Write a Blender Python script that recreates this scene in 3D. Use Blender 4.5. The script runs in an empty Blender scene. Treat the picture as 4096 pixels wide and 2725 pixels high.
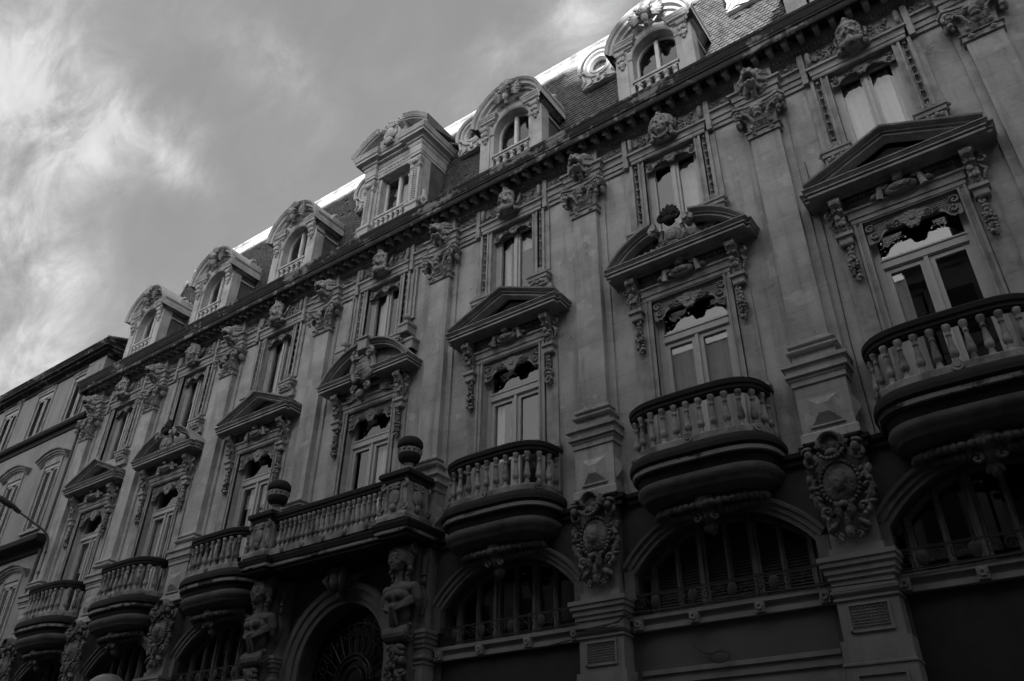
import bpy, math, random
import numpy as np
from mathutils import Vector, Matrix, Euler
random.seed(7)
RNG = np.random.default_rng(11)
PI = math.pi
S = bpy.context.scene
COL = S.collection

# ------------------------------------------------------------------ camera
CAM = (13.7785, -12.8748, 1.65)
YAW, PITCH, ROLL, FPX = 0.6312, 0.5761, 0.0154, 3239.2
def cam_axes():
    cy, sy = math.cos(YAW), math.sin(YAW)
    f = Vector((-sy*math.cos(PITCH), cy*math.cos(PITCH), math.sin(PITCH)))
    r = Vector((cy, sy, 0)); u = r.cross(f)
    c, s = math.cos(ROLL), math.sin(ROLL)
    return c*r+s*u, -s*r+c*u, f
R_, U_, F_ = cam_axes()
cd = bpy.data.cameras.new('camera'); cam = bpy.data.objects.new('camera', cd); COL.objects.link(cam)
cam.matrix_world = Matrix(((R_.x, U_.x, -F_.x, CAM[0]), (R_.y, U_.y, -F_.y, CAM[1]), (R_.z, U_.z, -F_.z, CAM[2]), (0, 0, 0, 1)))
cd.sensor_width = 36; cd.lens = FPX/4096*36; cd.clip_end = 3000
S.camera = cam

# ------------------------------------------------------------------ light
SUN_AZ, SUN_EL = math.radians(6), math.radians(13.5)     # azimuth towards +X from the facade normal
SUN_DIR = Vector((math.sin(SUN_AZ)*math.cos(SUN_EL), -math.cos(SUN_AZ)*math.cos(SUN_EL), math.sin(SUN_EL)))
sd = bpy.data.lights.new('sun', 'SUN'); sd.energy = 5.0; sd.angle = math.radians(.5); sd.color = (1, 1, 1)
so = bpy.data.objects.new('sun', sd); COL.objects.link(so)
so.rotation_euler = SUN_DIR.to_track_quat('Z', 'Y').to_euler()
so.location = (0, -30, 60)
S.view_settings.view_transform = 'Standard'; S.view_settings.look = 'None'
S.view_settings.gamma = 1; S.view_settings.exposure = 1.3

W = bpy.data.worlds.new('World'); S.world = W; W.use_nodes = True
nt = W.node_tree; nt.nodes.clear()
def nn(t, **k):
    n = nt.nodes.new(t)
    for a, b in k.items(): setattr(n, a, b)
    return n
def lk(a, b): nt.links.new(a, b)
def mth(op, a, b=None, clamp=False):
    n = nt.nodes.new('ShaderNodeMath'); n.operation = op; n.use_clamp = clamp
    for i, q in enumerate((a, b)):
        if q is None: continue
        if isinstance(q, (int, float)): n.inputs[i].default_value = q
        else: nt.links.new(q, n.inputs[i])
    return n.outputs[0]
sky = nn('ShaderNodeTexSky', sky_type='NISHITA'); sky.sun_disc = False
sky.sun_elevation = SUN_EL; sky.sun_rotation = PI - SUN_AZ
sky.air_density = 1.0; sky.dust_density = 1.2; sky.ozone_density = 1.0
bw = nn('ShaderNodeRGBToBW'); lk(sky.outputs[0], bw.inputs[0])
tc = nn('ShaderNodeTexCoord'); gen = tc.outputs['Generated']
def vdot(d):
    n = nt.nodes.new('ShaderNodeVectorMath'); n.operation = 'DOT_PRODUCT'
    nt.links.new(gen, n.inputs[0]); n.inputs[1].default_value = d; return n.outputs['Value']
def pdir(x, y):          # direction in the sky of a bank of cloud
    v = F_ + R_*((x-2048)/FPX) - U_*((y-1362.5)/FPX); return tuple(v.normalized())
mp = nn('ShaderNodeMapping'); lk(gen, mp.inputs[0]); mp.inputs['Rotation'].default_value = (.3, .5, .9)
mp.inputs['Scale'].default_value = (1.1, 2.0, 1.4)
n1 = nn('ShaderNodeTexNoise'); lk(mp.outputs[0], n1.inputs['Vector'])
n1.inputs['Scale'].default_value = 8.5; n1.inputs['Detail'].default_value = 10; n1.inputs['Roughness'].default_value = .64
n1.inputs['Distortion'].default_value = .35
# banks: where the clouds lie (centre, angular size, weight)
BANKS = [((20, 60), .05, .45), ((70, 230), .04, .4), ((40, 420), .06, .75), ((180, 500), .045, .6), ((330, 520), .035, .55), ((470, 490), .028, .42), ((620, 520), .026, .36), ((740, 530), .02, .22), ((640, 620), .012, .35), ((700, 680), .014, .45), ((770, 715), .014, .40), ((840, 740), .016, .18),
         ((20, 950), .045, .9), ((130, 1000), .03, .5), ((220, 1120), .022, .25), ((330, 1200), .03, .2), ((20, 1480), .055, .95), ((160, 1480), .04, .6), ((2330, 40), .035, .7), ((2280, 120), .025, .45), ((2010, 260), .025, .42), ((1850, 440), .02, .22), ((1080, 210), .022, .30), ((1160, 300), .02, .2), ((980, 200), .03, .12), ((1260, 420), .03, .12)]
acc = None
for (x, y), s, w in BANKS:
    d = vdot(pdir(x, y))
    t = mth('SUBTRACT', 1.0, d)                       # 1-cos = a^2/2
    g = mth('POWER', 2.718, mth('MULTIPLY', t, -1.0/(s*s)))
    g = mth('MULTIPLY', g, w)
    acc = g if acc is None else mth('ADD', acc, g)
nz = mth('MULTIPLY', mth('SUBTRACT', n1.outputs[0], .5), 2.7)
cl3 = mth('ADD', mth('MULTIPLY', acc, mth('ADD', nz, .62)), mth('MULTIPLY', mth('SUBTRACT', n1.outputs[0], .38, True), .22), True)
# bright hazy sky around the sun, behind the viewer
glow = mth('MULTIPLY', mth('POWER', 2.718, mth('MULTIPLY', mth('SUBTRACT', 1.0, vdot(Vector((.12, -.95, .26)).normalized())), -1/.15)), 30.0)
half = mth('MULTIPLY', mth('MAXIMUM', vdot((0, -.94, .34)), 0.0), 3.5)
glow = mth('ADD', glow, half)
# base sky luminance, clouds brighten towards white
SKY_GAIN = .55; SKY_ADD = 1.95; CLOUD = 5.6
mix = nn('ShaderNodeMix'); mix.data_type = 'FLOAT'
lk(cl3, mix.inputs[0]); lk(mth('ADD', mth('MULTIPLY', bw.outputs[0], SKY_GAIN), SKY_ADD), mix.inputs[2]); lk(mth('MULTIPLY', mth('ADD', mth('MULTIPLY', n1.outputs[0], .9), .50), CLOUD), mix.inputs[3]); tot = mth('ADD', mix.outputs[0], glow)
bg = nn('ShaderNodeBackground'); lk(tot, bg.inputs[0]); bg.inputs[1].default_value = .0505
wo = nn('ShaderNodeOutputWorld'); lk(bg.outputs[0], wo.inputs[0])

# ------------------------------------------------------------------ materials
def newmat(name):
    m = bpy.data.materials.new(name); m.use_nodes = True
    t = m.node_tree; b = t.nodes['Principled BSDF']; return m, t, b
def stone(name, base, dark, rough=.85, joints=0.0, patch=.5, pscale=1.6, streak=.5, bump=.25, light=None, carve=False):
    """weathered stone: base colour, soot colour, optional ashlar joints"""
    m, t, b = newmat(name); N = t.nodes.new; L = t.links.new
    tc = N('ShaderNodeTexCoord'); P = N('ShaderNodeNewGeometry').outputs['Position']
    def noise(sc, det, ro, vec=None, scale=(1, 1, 1)):
        mpn = N('ShaderNodeMapping'); L(P, mpn.inputs[0]); mpn.inputs['Scale'].default_value = scale
        n = N('ShaderNodeTexNoise'); L(mpn.outputs[0], n.inputs['Vector']); n.inputs['Scale'].default_value = sc
        n.inputs['Detail'].default_value = det; n.inputs['Roughness'].default_value = ro; return n.outputs[0]
    def ramp(v, a, b_):
        r = N('ShaderNodeMapRange'); L(v, r.inputs[0]); r.inputs[1].default_value = a; r.inputs[2].default_value = b_; return r.outputs[0]
    def mix(f, a, b_):
        x = N('ShaderNodeMix'); x.data_type = 'RGBA'
        if isinstance(f, float): x.inputs[0].default_value = f
        else: L(f, x.inputs[0])
        for i, q in ((6, a), (7, b_)):
            if isinstance(q, float): x.inputs[i].default_value = (q, q, q, 1)
            else: L(q, x.inputs[i])
        return x.outputs[2]
    def mul(a, k):
        x = N('ShaderNodeMath'); x.operation = 'MULTIPLY'; x.use_clamp = True
        L(a, x.inputs[0])
        if isinstance(k, float): x.inputs[1].default_value = k
        else: L(k, x.inputs[1])
        return x.outputs[0]
    big = noise(pscale, 6, .6); fine = noise(14, 5, .65); st = noise(1.0, 5, .6, scale=(3.6, 3.6, .35))
    c = mix(mul(ramp(big, .42, .68), patch), base, dark)
    c = mix(mul(ramp(st, .5, .72), streak), c, dark)
    c = mix(mul(ramp(fine, .35, .75), .28), c, base*1.25)
    if light:
        lt = noise(.9, 5, .6, scale=(1, 1, 2.5)); lf = noise(7, 4, .6)
        q = N('ShaderNodeMath'); q.operation = 'ADD'; L(lt, q.inputs[0]); L(mul(lf, .5), q.inputs[1])
        c = mix(ramp(q.outputs[0], light[0], light[0]+.09), c, light[1])
    bu = fine
    if carve:       # tooled, eroded surface
        vo = N('ShaderNodeTexVoronoi'); vo.inputs['Scale'].default_value = 15; L(P, vo.inputs['Vector'])
        a_ = N('ShaderNodeMath'); a_.operation = 'ADD'; L(mul(vo.outputs['Distance'], 1.6), a_.inputs[0]); L(mul(fine, .5), a_.inputs[1]); bu = a_.outputs[0]
    if joints:
        sep = N('ShaderNodeSeparateXYZ'); L(P, sep.inputs[0]); cmb = N('ShaderNodeCombineXYZ')
        L(sep.outputs[0], cmb.inputs[0]); L(sep.outputs[2], cmb.inputs[1])
        br = N('ShaderNodeTexBrick'); L(cmb.outputs[0], br.inputs[0]); br.inputs['Scale'].default_value = 1
        br.inputs['Brick Width'].default_value = 2.3; br.inputs['Row Height'].default_value = .44
        br.inputs['Mortar Size'].default_value = .006; br.inputs['Mortar Smooth'].default_value = .3
        br.inputs['Color1'].default_value = (1, 1, 1, 1); br.inputs['Color2'].default_value = (.86, .86, .86, 1); br.inputs['Mortar'].default_value = (.55, .55, .55, 1)
        x = N('ShaderNodeMix'); x.data_type = 'RGBA'; x.blend_type = 'MULTIPLY'
        L(mul(ramp(big, .3, .6), joints), x.inputs[0]); L(c, x.inputs[6]); L(br.outputs[0], x.inputs[7]); c = x.outputs[2]
        mpv = N('ShaderNodeMapping'); L(P, mpv.inputs[0]); mpv.inputs['Scale'].default_value = (.55, .55, 1.3)
        vv = N('ShaderNodeTexVoronoi'); vv.feature = 'DISTANCE_TO_EDGE'; vv.inputs['Scale'].default_value = .8
        wn = N('ShaderNodeTexNoise'); wn.inputs['Scale'].default_value = 5; wn.inputs['Detail'].default_value = 4; L(P, wn.inputs['Vector'])
        wm = N('ShaderNodeMix'); wm.data_type = 'VECTOR'; wm.inputs[0].default_value = .16; L(mpv.outputs[0], wm.inputs[4]); L(wn.outputs[1], wm.inputs[5]); L(wm.outputs[1], vv.inputs['Vector'])
        ck = N('ShaderNodeMath'); ck.operation = 'LESS_THAN'; L(vv.outputs[0], ck.inputs[0]); ck.inputs[1].default_value = .004
        c = mix(mul(ck.outputs[0], mul(ramp(big, .56, .60), .5)), c, dark*.5)
        bl = noise(2.6, 3, .5); c = mix(mul(ramp(bl, .62, .66), .35), c, base*1.35)
    L(c, b.inputs['Base Color']); b.inputs['Roughness'].default_value = rough; b.inputs['Specular IOR Level'].default_value = .2
    bp = N('ShaderNodeBump'); bp.inputs['Strength'].default_value = bump; bp.inputs['Distance'].default_value = .035 if carve else .02
    L(bu, bp.inputs['Height']); L(bp.outputs[0], b.inputs['Normal'])
    return m
def flat(name, v, rough=.6, metal=0, spec=.3, var=.15, sc=6, bump=0):
    m, t, b = newmat(name)
    n = t.nodes.new('ShaderNodeTexNoise'); g = t.nodes.new('ShaderNodeNewGeometry'); t.links.new(g.outputs['Position'], n.inputs['Vector'])
    n.inputs['Scale'].default_value = sc; n.inputs['Detail'].default_value = 5
    r = t.nodes.new('ShaderNodeMapRange'); t.links.new(n.outputs[0], r.inputs[0]); r.inputs[1].default_value = .3; r.inputs[2].default_value = .7
    r.inputs[3].default_value = v*(1-var); r.inputs[4].default_value = v*(1+var)
    t.links.new(r.outputs[0], b.inputs['Base Color']); b.inputs['Roughness'].default_value = rough; b.inputs['Metallic'].default_value = metal
    b.inputs['Specular IOR Level'].default_value = spec
    if bump:
        bp = t.nodes.new('ShaderNodeBump'); bp.inputs['Strength'].default_value = bump; bp.inputs['Distance'].default_value = .02
        t.links.new(n.outputs[0], bp.inputs['Height']); t.links.new(bp.outputs[0], b.inputs['Normal'])
    return m
M = {}
M['wall'] = stone('wall_stone', .36, .12, joints=.9, patch=.60, pscale=.9, streak=.70, bump=.35)
M['stone'] = stone('carved_stone', .30, .10, patch=.7, pscale=2.6, streak=.65, bump=.4)
M['carved'] = stone('deep_carved_stone', .27, .06, patch=.9, pscale=3.2, streak=.6, bump=.5, carve=True)
M['pale'] = stone('dormer_stone', .43, .16, patch=.6, pscale=1.8, streak=.55, bump=.2, carve=False)
M['low'] = stone('shaded_base_stone', .20, .09, patch=.6, pscale=1.3, streak=.4, bump=.2)  # darkened: the dimmer light at street level is put into this colour
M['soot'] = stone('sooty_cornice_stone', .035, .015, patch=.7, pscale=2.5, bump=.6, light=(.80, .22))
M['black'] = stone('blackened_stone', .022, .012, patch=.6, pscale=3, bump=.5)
M['mottle'] = stone('mottled_baluster_stone', .27, .03, patch=.95, pscale=2.6, streak=.8, bump=.5)
M['under'] = stone('dark_underside', .085, .03, patch=.8, pscale=2.2, streak=.3, bump=.5)  # darker stone for the undersides of the balconies
M['cart'] = stone('sooty_cartouche_stone', .17, .035, patch=.9, pscale=3, streak=.6, bump=.5, carve=True)
M['cart2'] = stone('stained_shell_stone', .34, .05, patch=.95, pscale=4, streak=.7, bump=.5, carve=True)
M['arch'] = stone('dark_arch_stone', .125, .05, patch=.7, pscale=1.6, streak=.4, bump=.3)  # darker than the other ground floor stone
M['cheek'] = flat('weathered_lead_cheek', .10, .6, var=.3, sc=2.5)
M['figure'] = stone('sooty_figure_stone', .105, .04, patch=.8, pscale=3, streak=.5, bump=.3)
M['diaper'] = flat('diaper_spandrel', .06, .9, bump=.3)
M['slate'] = flat('slate', .07, .45, spec=.5, var=.5, sc=5, bump=.2)
M['zinc'] = flat('zinc_sheet', .27, .5, metal=.1, spec=.4, var=.5, sc=3.0, bump=.3)
M['frame'] = flat('painted_window_frame', .34, .45, spec=.4, var=.08)
M['dark'] = flat('dark_interior', .01, .9, var=.1)
M['iron'] = flat('wrought_iron', .012, .5, spec=.4)
M['lace'] = flat('painted_cast_valance', .22, .6, var=.25, sc=9)
M['curtain'] = flat('net_curtain', .5, .9, var=.06)
M['shutter'] = flat('painted_shutter', .33, .6, var=.15)
M['shutter_dark'] = flat('dark_shutter', .06, .6)
M['dark_frame'] = flat('entresol_frame', .11, .6, var=.2)  # darker tone for the entresol window frames
M['louvre'] = flat('shutter_louvre', .17, .6)
M['panel'] = flat('painted_shop_fascia', .075, .5, var=.12, sc=1.5)
M['panel_dark'] = flat('dark_shop_fascia', .018, .5, var=.2)
M['asphalt'] = flat('asphalt', .05, .9, var=.2, bump=.3)
M['paving'] = flat('pavement_slab', .16, .85, var=.15, sc=2)
M['render'] = stone('neighbour_render', .25, .13, patch=.5, pscale=.6, streak=.6, bump=.1)
M['opp'] = stone('opposite_render', .38, .22, joints=.5, patch=.4, pscale=.5, bump=.1)
M['tile'] = flat('roof_tile', .16, .8, var=.3)
M['lampgrey'] = flat('lamp_grey_metal', .11, .45, var=.05)
M['globe'] = flat('lamp_globe', .12, .2, spec=.6, var=.03)
M['bark'] = flat('bark', .06, .9); M['leaf'] = flat('leaves', .06, .7, var=.5, sc=3)
M['cable'] = flat('cable', .03, .6)
def glassmat(name, refl, tint=.0):
    m, t, b = newmat(name); N = t.nodes.new; L = t.links.new
    out = t.nodes['Material Output']
    gl = N('ShaderNodeBsdfGlossy'); gl.inputs['Roughness'].default_value = .015; gl.inputs['Color'].default_value = (.9, .9, .9, 1)
    tr = N('ShaderNodeBsdfTransparent'); tr.inputs['Color'].default_value = (.75, .75, .75, 1)
    fr_ = N('ShaderNodeLayerWeight'); fr_.inputs[0].default_value = .5
    fr = N('ShaderNodeMath'); fr.operation = 'POWER'; L(fr_.outputs['Facing'], fr.inputs[0]); fr.inputs[1].default_value = 4.0
    ad = N('ShaderNodeMath'); ad.operation = 'ADD'; L(fr.outputs[0], ad.inputs[0]); ad.inputs[1].default_value = refl; ad.use_clamp = True
    mx = N('ShaderNodeMixShader'); L(ad.outputs[0], mx.inputs[0]); L(tr.outputs[0], mx.inputs[1]); L(gl.outputs[0], mx.inputs[2])
    n = N('ShaderNodeTexNoise'); n.inputs['Scale'].default_value = .8
    bp = N('ShaderNodeBump'); bp.inputs['Strength'].default_value = .06; bp.inputs['Distance'].default_value = .02; L(n.outputs[0], bp.inputs['Height']); L(bp.outputs[0], gl.inputs['Normal'])
    L(mx.outputs[0], out.inputs[0]); t.nodes.remove(b); return m
M['glass'] = glassmat('window_glass', .085)

# ------------------------------------------------------------------ mesh builder
class MB:
    def __init__(s): s.v = []; s.f = []
    def add(s, v, f):
        o = len(s.v); s.v.extend(v); s.f.extend([tuple(i+o for i in q) for q in f]); return s
    def box(s, x0, x1, y0, y1, z0, z1):
        return s.add([(x0, y0, z0), (x1, y0, z0), (x1, y1, z0), (x0, y1, z0), (x0, y0, z1), (x1, y0, z1), (x1, y1, z1), (x0, y1, z1)],
                     [(0, 3, 2, 1), (4, 5, 6, 7), (0, 1, 5, 4), (1, 2, 6, 5), (2, 3, 7, 6), (3, 0, 4, 7)])
    def taper(s, x0, x1, y0, y1, z0, z1, k):      # pyramid-like boss standing out towards -Y: front face shrunk by k
        cx, cz = (x0+x1)/2, (z0+z1)/2; a, c = (x1-x0)/2*k, (z1-z0)/2*k
        return s.add([(x0, y1, z0), (x1, y1, z0), (x1, y1, z1), (x0, y1, z1), (cx-a, y0, cz-c), (cx+a, y0, cz-c), (cx+a, y0, cz+c), (cx-a, y0, cz+c)],
                     [(4, 5, 6, 7), (0, 1, 5, 4), (1, 2, 6, 5), (2, 3, 7, 6), (3, 0, 4, 7)])
    def sheet(s, rows, cap=False, closed=False):
        n = len(rows[0]); v = [p for r in rows for p in r]; f = []
        for i in range(len(rows)-1):
            for j in range(n if closed else n-1):
                a = i*n+j; b = i*n+(j+1) % n; f.append((a, b, b+n, a+n))
        if cap: f.append(tuple(range(n))); f.append(tuple(range((len(rows)-1)*n, len(rows)*n)))
        return s.add(v, f)
    def mould(s, path, prof, cap=True, closed=False):
        """profile (out,z) swept along a plan polyline (x,y); out is to the right of travel"""
        n = len(path); rows = []
        for i in range(n):
            def dr(a, b):
                dx, dy = path[b][0]-path[a][0], path[b][1]-path[a][1]; l = math.hypot(dx, dy) or 1; return (dy/l, -dx/l)
            if closed: n1, n2 = dr((i-1) % n, i), dr(i, (i+1) % n)
            else:
                n1 = dr(i-1, i) if i else dr(0, 1); n2 = dr(i, i+1) if i < n-1 else n1
            k = max(.35, 1+n1[0]*n2[0]+n1[1]*n2[1]); m = ((n1[0]+n2[0])/k, (n1[1]+n2[1])/k)
            rows.append([(path[i][0]+m[0]*o, path[i][1]+m[1]*o, z) for o, z in prof])
        if closed: rows.append(rows[0])
        return s.sheet(rows, cap and not closed)
    def xz(s, path, prof, y, cap=True):
        """profile (up,out) swept along a polyline in the XZ plane at depth y; out stands towards -Y"""
        n = len(path); rows = []
        for i in range(n):
            def dr(a, b):
                dx, dz = path[b][0]-path[a][0], path[b][1]-path[a][1]; l = math.hypot(dx, dz) or 1; return (-dz/l, dx/l)
            n1 = dr(i-1, i) if i else dr(0, 1); n2 = dr(i, i+1) if i < n-1 else n1
            k = max(.35, 1+n1[0]*n2[0]+n1[1]*n2[1]); m = ((n1[0]+n2[0])/k, (n1[1]+n2[1])/k)
            rows.append([(path[i][0]+m[0]*t, y-o, path[i][1]+m[1]*t) for t, o in prof])
        return s.sheet(rows, cap)
    def lathe(s, prof, c=(0, 0, 0), n=12, sx=1):
        rows = [[(c[0]+r*math.cos(2*PI*k/n)*sx, c[1]+r*math.sin(2*PI*k/n), c[2]+z) for k in range(n)] for r, z in prof]
        return s.sheet(rows, True, True)
    def ell(s, c, r, rot=None, n=8, m=5):
        if isinstance(r, (int, float)): r = (r, r, r)
        E = Euler(rot).to_matrix() if rot else None; v = []; f = []
        for i in range(m+1):
            a = PI*i/m
            for j in range(n):
                b = 2*PI*j/n; p = Vector((r[0]*math.sin(a)*math.cos(b), r[1]*math.sin(a)*math.sin(b), r[2]*math.cos(a)))
                if E: p = E @ p
                v.append((c[0]+p.x, c[1]+p.y, c[2]+p.z))
        for i in range(m):
            for j in range(n):
                f.append((i*n+j, i*n+(j+1) % n, (i+1)*n+(j+1) % n, (i+1)*n+j))
        return s.add(v, f)
    def tube(s, pts, rad, n=8, cap=True):
        pts = [Vector(p) for p in pts]; rows = []
        if isinstance(rad, (int, float)): rad = [rad]*len(pts)
        up = Vector((0, 0, 1))
        for i, p in enumerate(pts):
            d = (pts[min(i+1, len(pts)-1)]-pts[max(i-1, 0)]).normalized()
            a = d.cross(Vector((0, 1, 0)) if abs(d.z) > .7 else up).normalized(); b = d.cross(a)
            rows.append([tuple(p+(a*math.cos(2*PI*k/n)+b*math.sin(2*PI*k/n))*rad[i]) for k in range(n)])
        return s.sheet(rows, cap, True)
    def volute(s, c, r, turns=1.6, th=.3, side=1, start=PI/2, plane='xz', n=22, depth=None):
        """spiral scroll; r outer radius, th band radius relative to r"""
        pts = []; rad = []
        for i in range(n+1):
            t = i/n; a = start+side*t*turns*2*PI; q = r*(1-t)**1.15*.85
            if plane == 'xz': pts.append((c[0]+q*math.cos(a), c[1]-.12*r*t, c[2]+q*math.sin(a)))
            else: pts.append((c[0], c[1]+q*math.cos(a), c[2]+q*math.sin(a)))
            rad.append(r*th*(1-.55*t))
        s.tube(pts, rad, 7); s.ell(pts[-1], r*.22, n=6, m=4); return s
    def leaf(s, c, l, w, ang, y0, tilt=.25, th=.35):
        """leaf lying in the XZ plane pointing to angle ang"""
        s.ell((c[0]+math.cos(ang)*l/2, y0, c[2]+math.sin(ang)*l/2) if len(c) == 3 else c, (l/2, w*th, w/2), (0, -ang, 0), n=8, m=6); return s
    def T(s, mat):
        s.v = [tuple(mat @ Vector(p)) for p in s.v]; return s
    def mir(s): s.v = [(-x, y, z) for x, y, z in s.v]; s.f = [q[::-1] for q in s.f]; return s
    def join(s, o): return s.add(o.v, o.f)
    def grid(s, X, Z, Y, mask=None, back=None):
        """relief sheet; X,Z,Y 2-D arrays; cells where mask is False are left out; back adds a second skin so it has thickness"""
        n, m = X.shape; o = len(s.v)
        s.v.extend(map(tuple, np.stack([X, Y, Z], -1).reshape(-1, 3).tolist()))
        idx = np.arange(n*m).reshape(n, m)+o
        q = np.stack([idx[:-1, :-1], idx[1:, :-1], idx[1:, 1:], idx[:-1, 1:]], -1)
        keep = np.ones(q.shape[:2], bool) if mask is None else (mask[:-1, :-1] & mask[1:, :-1] & mask[1:, 1:] & mask[:-1, 1:])
        s.f.extend(map(tuple, q[keep].tolist()))
        if back is not None:
            o2 = len(s.v); s.v.extend(map(tuple, np.stack([X, Y*0+back, Z], -1).reshape(-1, 3).tolist()))
            s.f.extend(map(tuple, (q[keep]-o+o2)[:, ::-1].tolist()))
            K = np.zeros((n+1, m+1), bool); K[1:-1, 1:-1] = keep
            for i, j in zip(*np.nonzero(keep)):
                a, b, c, d = (int(t) for t in q[i, j])
                if not K[i+1, j]: s.f.append((a, b, b-o+o2, a-o+o2))
                if not K[i+1, j+2]: s.f.append((c, d, d-o+o2, c-o+o2))
                if not K[i, j+1]: s.f.append((a, d, d-o+o2, a-o+o2))
                if not K[i+2, j+1]: s.f.append((b, c, c-o+o2, b-o+o2))
        return s
    def mesh(s, name, smooth=False):
        me = bpy.data.meshes.new(name); me.from_pydata(s.v, [], s.f); me.validate(); me.update()
        if smooth: me.polygons.foreach_set('use_smooth', [True]*len(me.polygons))
        return me
    def build(s, name, mat, parent=None, smooth=False, loc=(0, 0, 0)):
        me = s.mesh(name, smooth); me.materials.append(mat)
        o = bpy.data.objects.new(name, me); COL.objects.link(o); o.location = loc
        if parent is not None: o.parent = parent
        return o
def remesh(mb, vox, smooth=2):
    """fuse overlapping lumps into one continuous skin"""
    me = mb.mesh('tmp'); o = bpy.data.objects.new('tmp', me); COL.objects.link(o)
    r = o.modifiers.new('r', 'REMESH'); r.mode = 'VOXEL'; r.voxel_size = vox; r.use_smooth_shade = True
    if smooth:
        q = o.modifiers.new('s', 'SMOOTH'); q.iterations = smooth; q.factor = .5
    dg = bpy.context.evaluated_depsgraph_get(); ne = bpy.data.meshes.new_from_object(o.evaluated_get(dg))
    bpy.data.objects.remove(o); return ne
def obj(me, name, mat, parent=None, loc=(0, 0, 0)):
    me.materials.clear(); me.materials.append(mat); me.name = name
    o = bpy.data.objects.new(name, me); COL.objects.link(o); o.location = loc
    if parent is not None: o.parent = parent
    return o
def empty(name, label, cat, loc=(0, 0, 0), group=None):
    o = bpy.data.objects.new(name, None); COL.objects.link(o); o.location = loc; o['label'] = label; o['category'] = cat
    if group: o['group'] = group
    return o
def tag(o, label, cat, group=None):
    o['label'] = label; o['category'] = cat
    if group: o['group'] = group
def struct(o): o['kind'] = 'structure'; return o
def copy_part(o, parent=None, loc=None, label=None):
    kids = list(o.children)
    c = o.copy(); COL.objects.link(c); c.parent = parent if parent else o.parent
    if loc is not None: c.location = loc
    for k in kids: copy_part(k, c)
    return c
def prof(*it, seg=4):
    out = []
    for p in it:
        if len(p) == 2 or not out: out.append((p[0], p[1])); continue
        (a0, b0), (a1, b1), k = out[-1], (p[0], p[1]), p[2]
        for i in range(1, seg+1):
            t = i/seg
            if k == 'x': u, w = math.sin(t*PI/2), 1-math.cos(t*PI/2)      # starts along first axis
            elif k == 'v': w, u = math.sin(t*PI/2), 1-math.cos(t*PI/2)    # starts along second axis
            elif k == 'o': u, w = t, (1-math.cos(t*PI))/2
            elif k == 'b': # bulge (torus): half circle outwards
                r = abs(b1-b0)/2; out.append((a0+(a1-a0)*t+r*math.sin(t*PI), b0+(b1-b0)*(1-math.cos(t*PI))/2)); continue
            out.append((a0+(a1-a0)*u, b0+(b1-b0)*w))
    return out
def arc(cx, cz, r, a0, a1, n, sx=1):
    return [(cx+r*math.cos(math.radians(a0+(a1-a0)*i/n))*sx, cz+r*math.sin(math.radians(a0+(a1-a0)*i/n))) for i in range(n+1)]

# ================================================================== the ornate building
PX = [-14.954, -10.929, -6.711, -2.35, 2.139, 6.597, 11.008, 15.199]
BC = [(a+b)/2 for a, b in zip(PX[:-1], PX[1:])]            # bay centres
BLD = empty('ornate_building', 'long ornate stone apartment building with carved pediments, balustraded balconies and a slate mansard roof', 'building', (0, 0, 0))
XL, XR = -15.25, 19.5

# ---- wall with its openings
w = MB()
def quad(x0, x1, z0, z1, y=0.0): w.add([(x0, y, z0), (x1, y, z0), (x1, y, z1), (x0, y, z1)], [(0, 1, 2, 3)])
def reveal(x0, x1, z0, z1, d=.42, bottom=True):
    w.add([(x0, 0, z0), (x0, d, z0), (x0, d, z1), (x0, 0, z1)], [(0, 1, 2, 3)]); w.add([(x1, 0, z0), (x1, d, z0), (x1, d, z1), (x1, 0, z1)], [(0, 1, 2, 3)])
    w.add([(x0, 0, z1), (x1, 0, z1), (x1, d, z1), (x0, d, z1)], [(0, 1, 2, 3)])
    if bottom: w.add([(x0, 0, z0), (x1, 0, z0), (x1, d, z0), (x0, d, z0)], [(0, 1, 2, 3)])
ARCH_H, ARCH_S, ARCH_R = 1.62, 6.0, .82
def archz(x, b):
    if b == 3: return 5.25+math.sqrt(max(0, 1.36**2-x*x))
    R = (ARCH_H**2+ARCH_R**2)/(2*ARCH_R); return ARCH_S+ARCH_R-R+math.sqrt(max(0, R*R-x*x))
w2 = MB()
for b in range(8):
    x0 = PX[b]; x1 = PX[b+1] if b < 7 else XR; c = BC[b] if b < 7 else x0+2.16
    if b == 0:
        quad(XL, x0, 7.45, 17.0)
    for z0, z1, h in ((7.45, 7.7, 0), (7.7, 11.62, .80), (11.62, 13.42, 0), (13.42, 15.62, .64), (15.62, 17.0, 0)):
        if h: quad(x0, c-h, z0, z1); quad(c+h, x1, z0, z1); reveal(c-h, c+h, z0, z1)
        else: quad(x0, x1, z0, z1)
    ww, w = w, w2
    H = 1.36 if b == 3 else ARCH_H
    if b == 0: quad(XL, x0, 0, 7.45)
    quad(x0, c-H, 0, 7.45); quad(c+H, x1, 0, 7.45)
    N = 18; rows = []
    for i in range(N+1):
        x = -H+2*H*i/N; rows.append([(c+x, 0, 7.45), (c+x, 0, archz(x, b)), (c+x, .45, archz(x, b))])
    w.sheet(rows)
    for s in (-1, 1): w.add([(c+s*H, 0, 0), (c+s*H, .45, 0), (c+s*H, .45, archz(H, b)), (c+s*H, 0, archz(H, b))], [(0, 1, 2, 3)])
    w = ww
w.add([(XL, 0, 0), (XL, 12, 0), (XL, 12, 17), (XL, 0, 17)], [(0, 1, 2, 3)]); w.add([(XR, 0, 0), (XR, 12, 0), (XR, 12, 17), (XR, 0, 17)], [(0, 1, 2, 3)])
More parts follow.
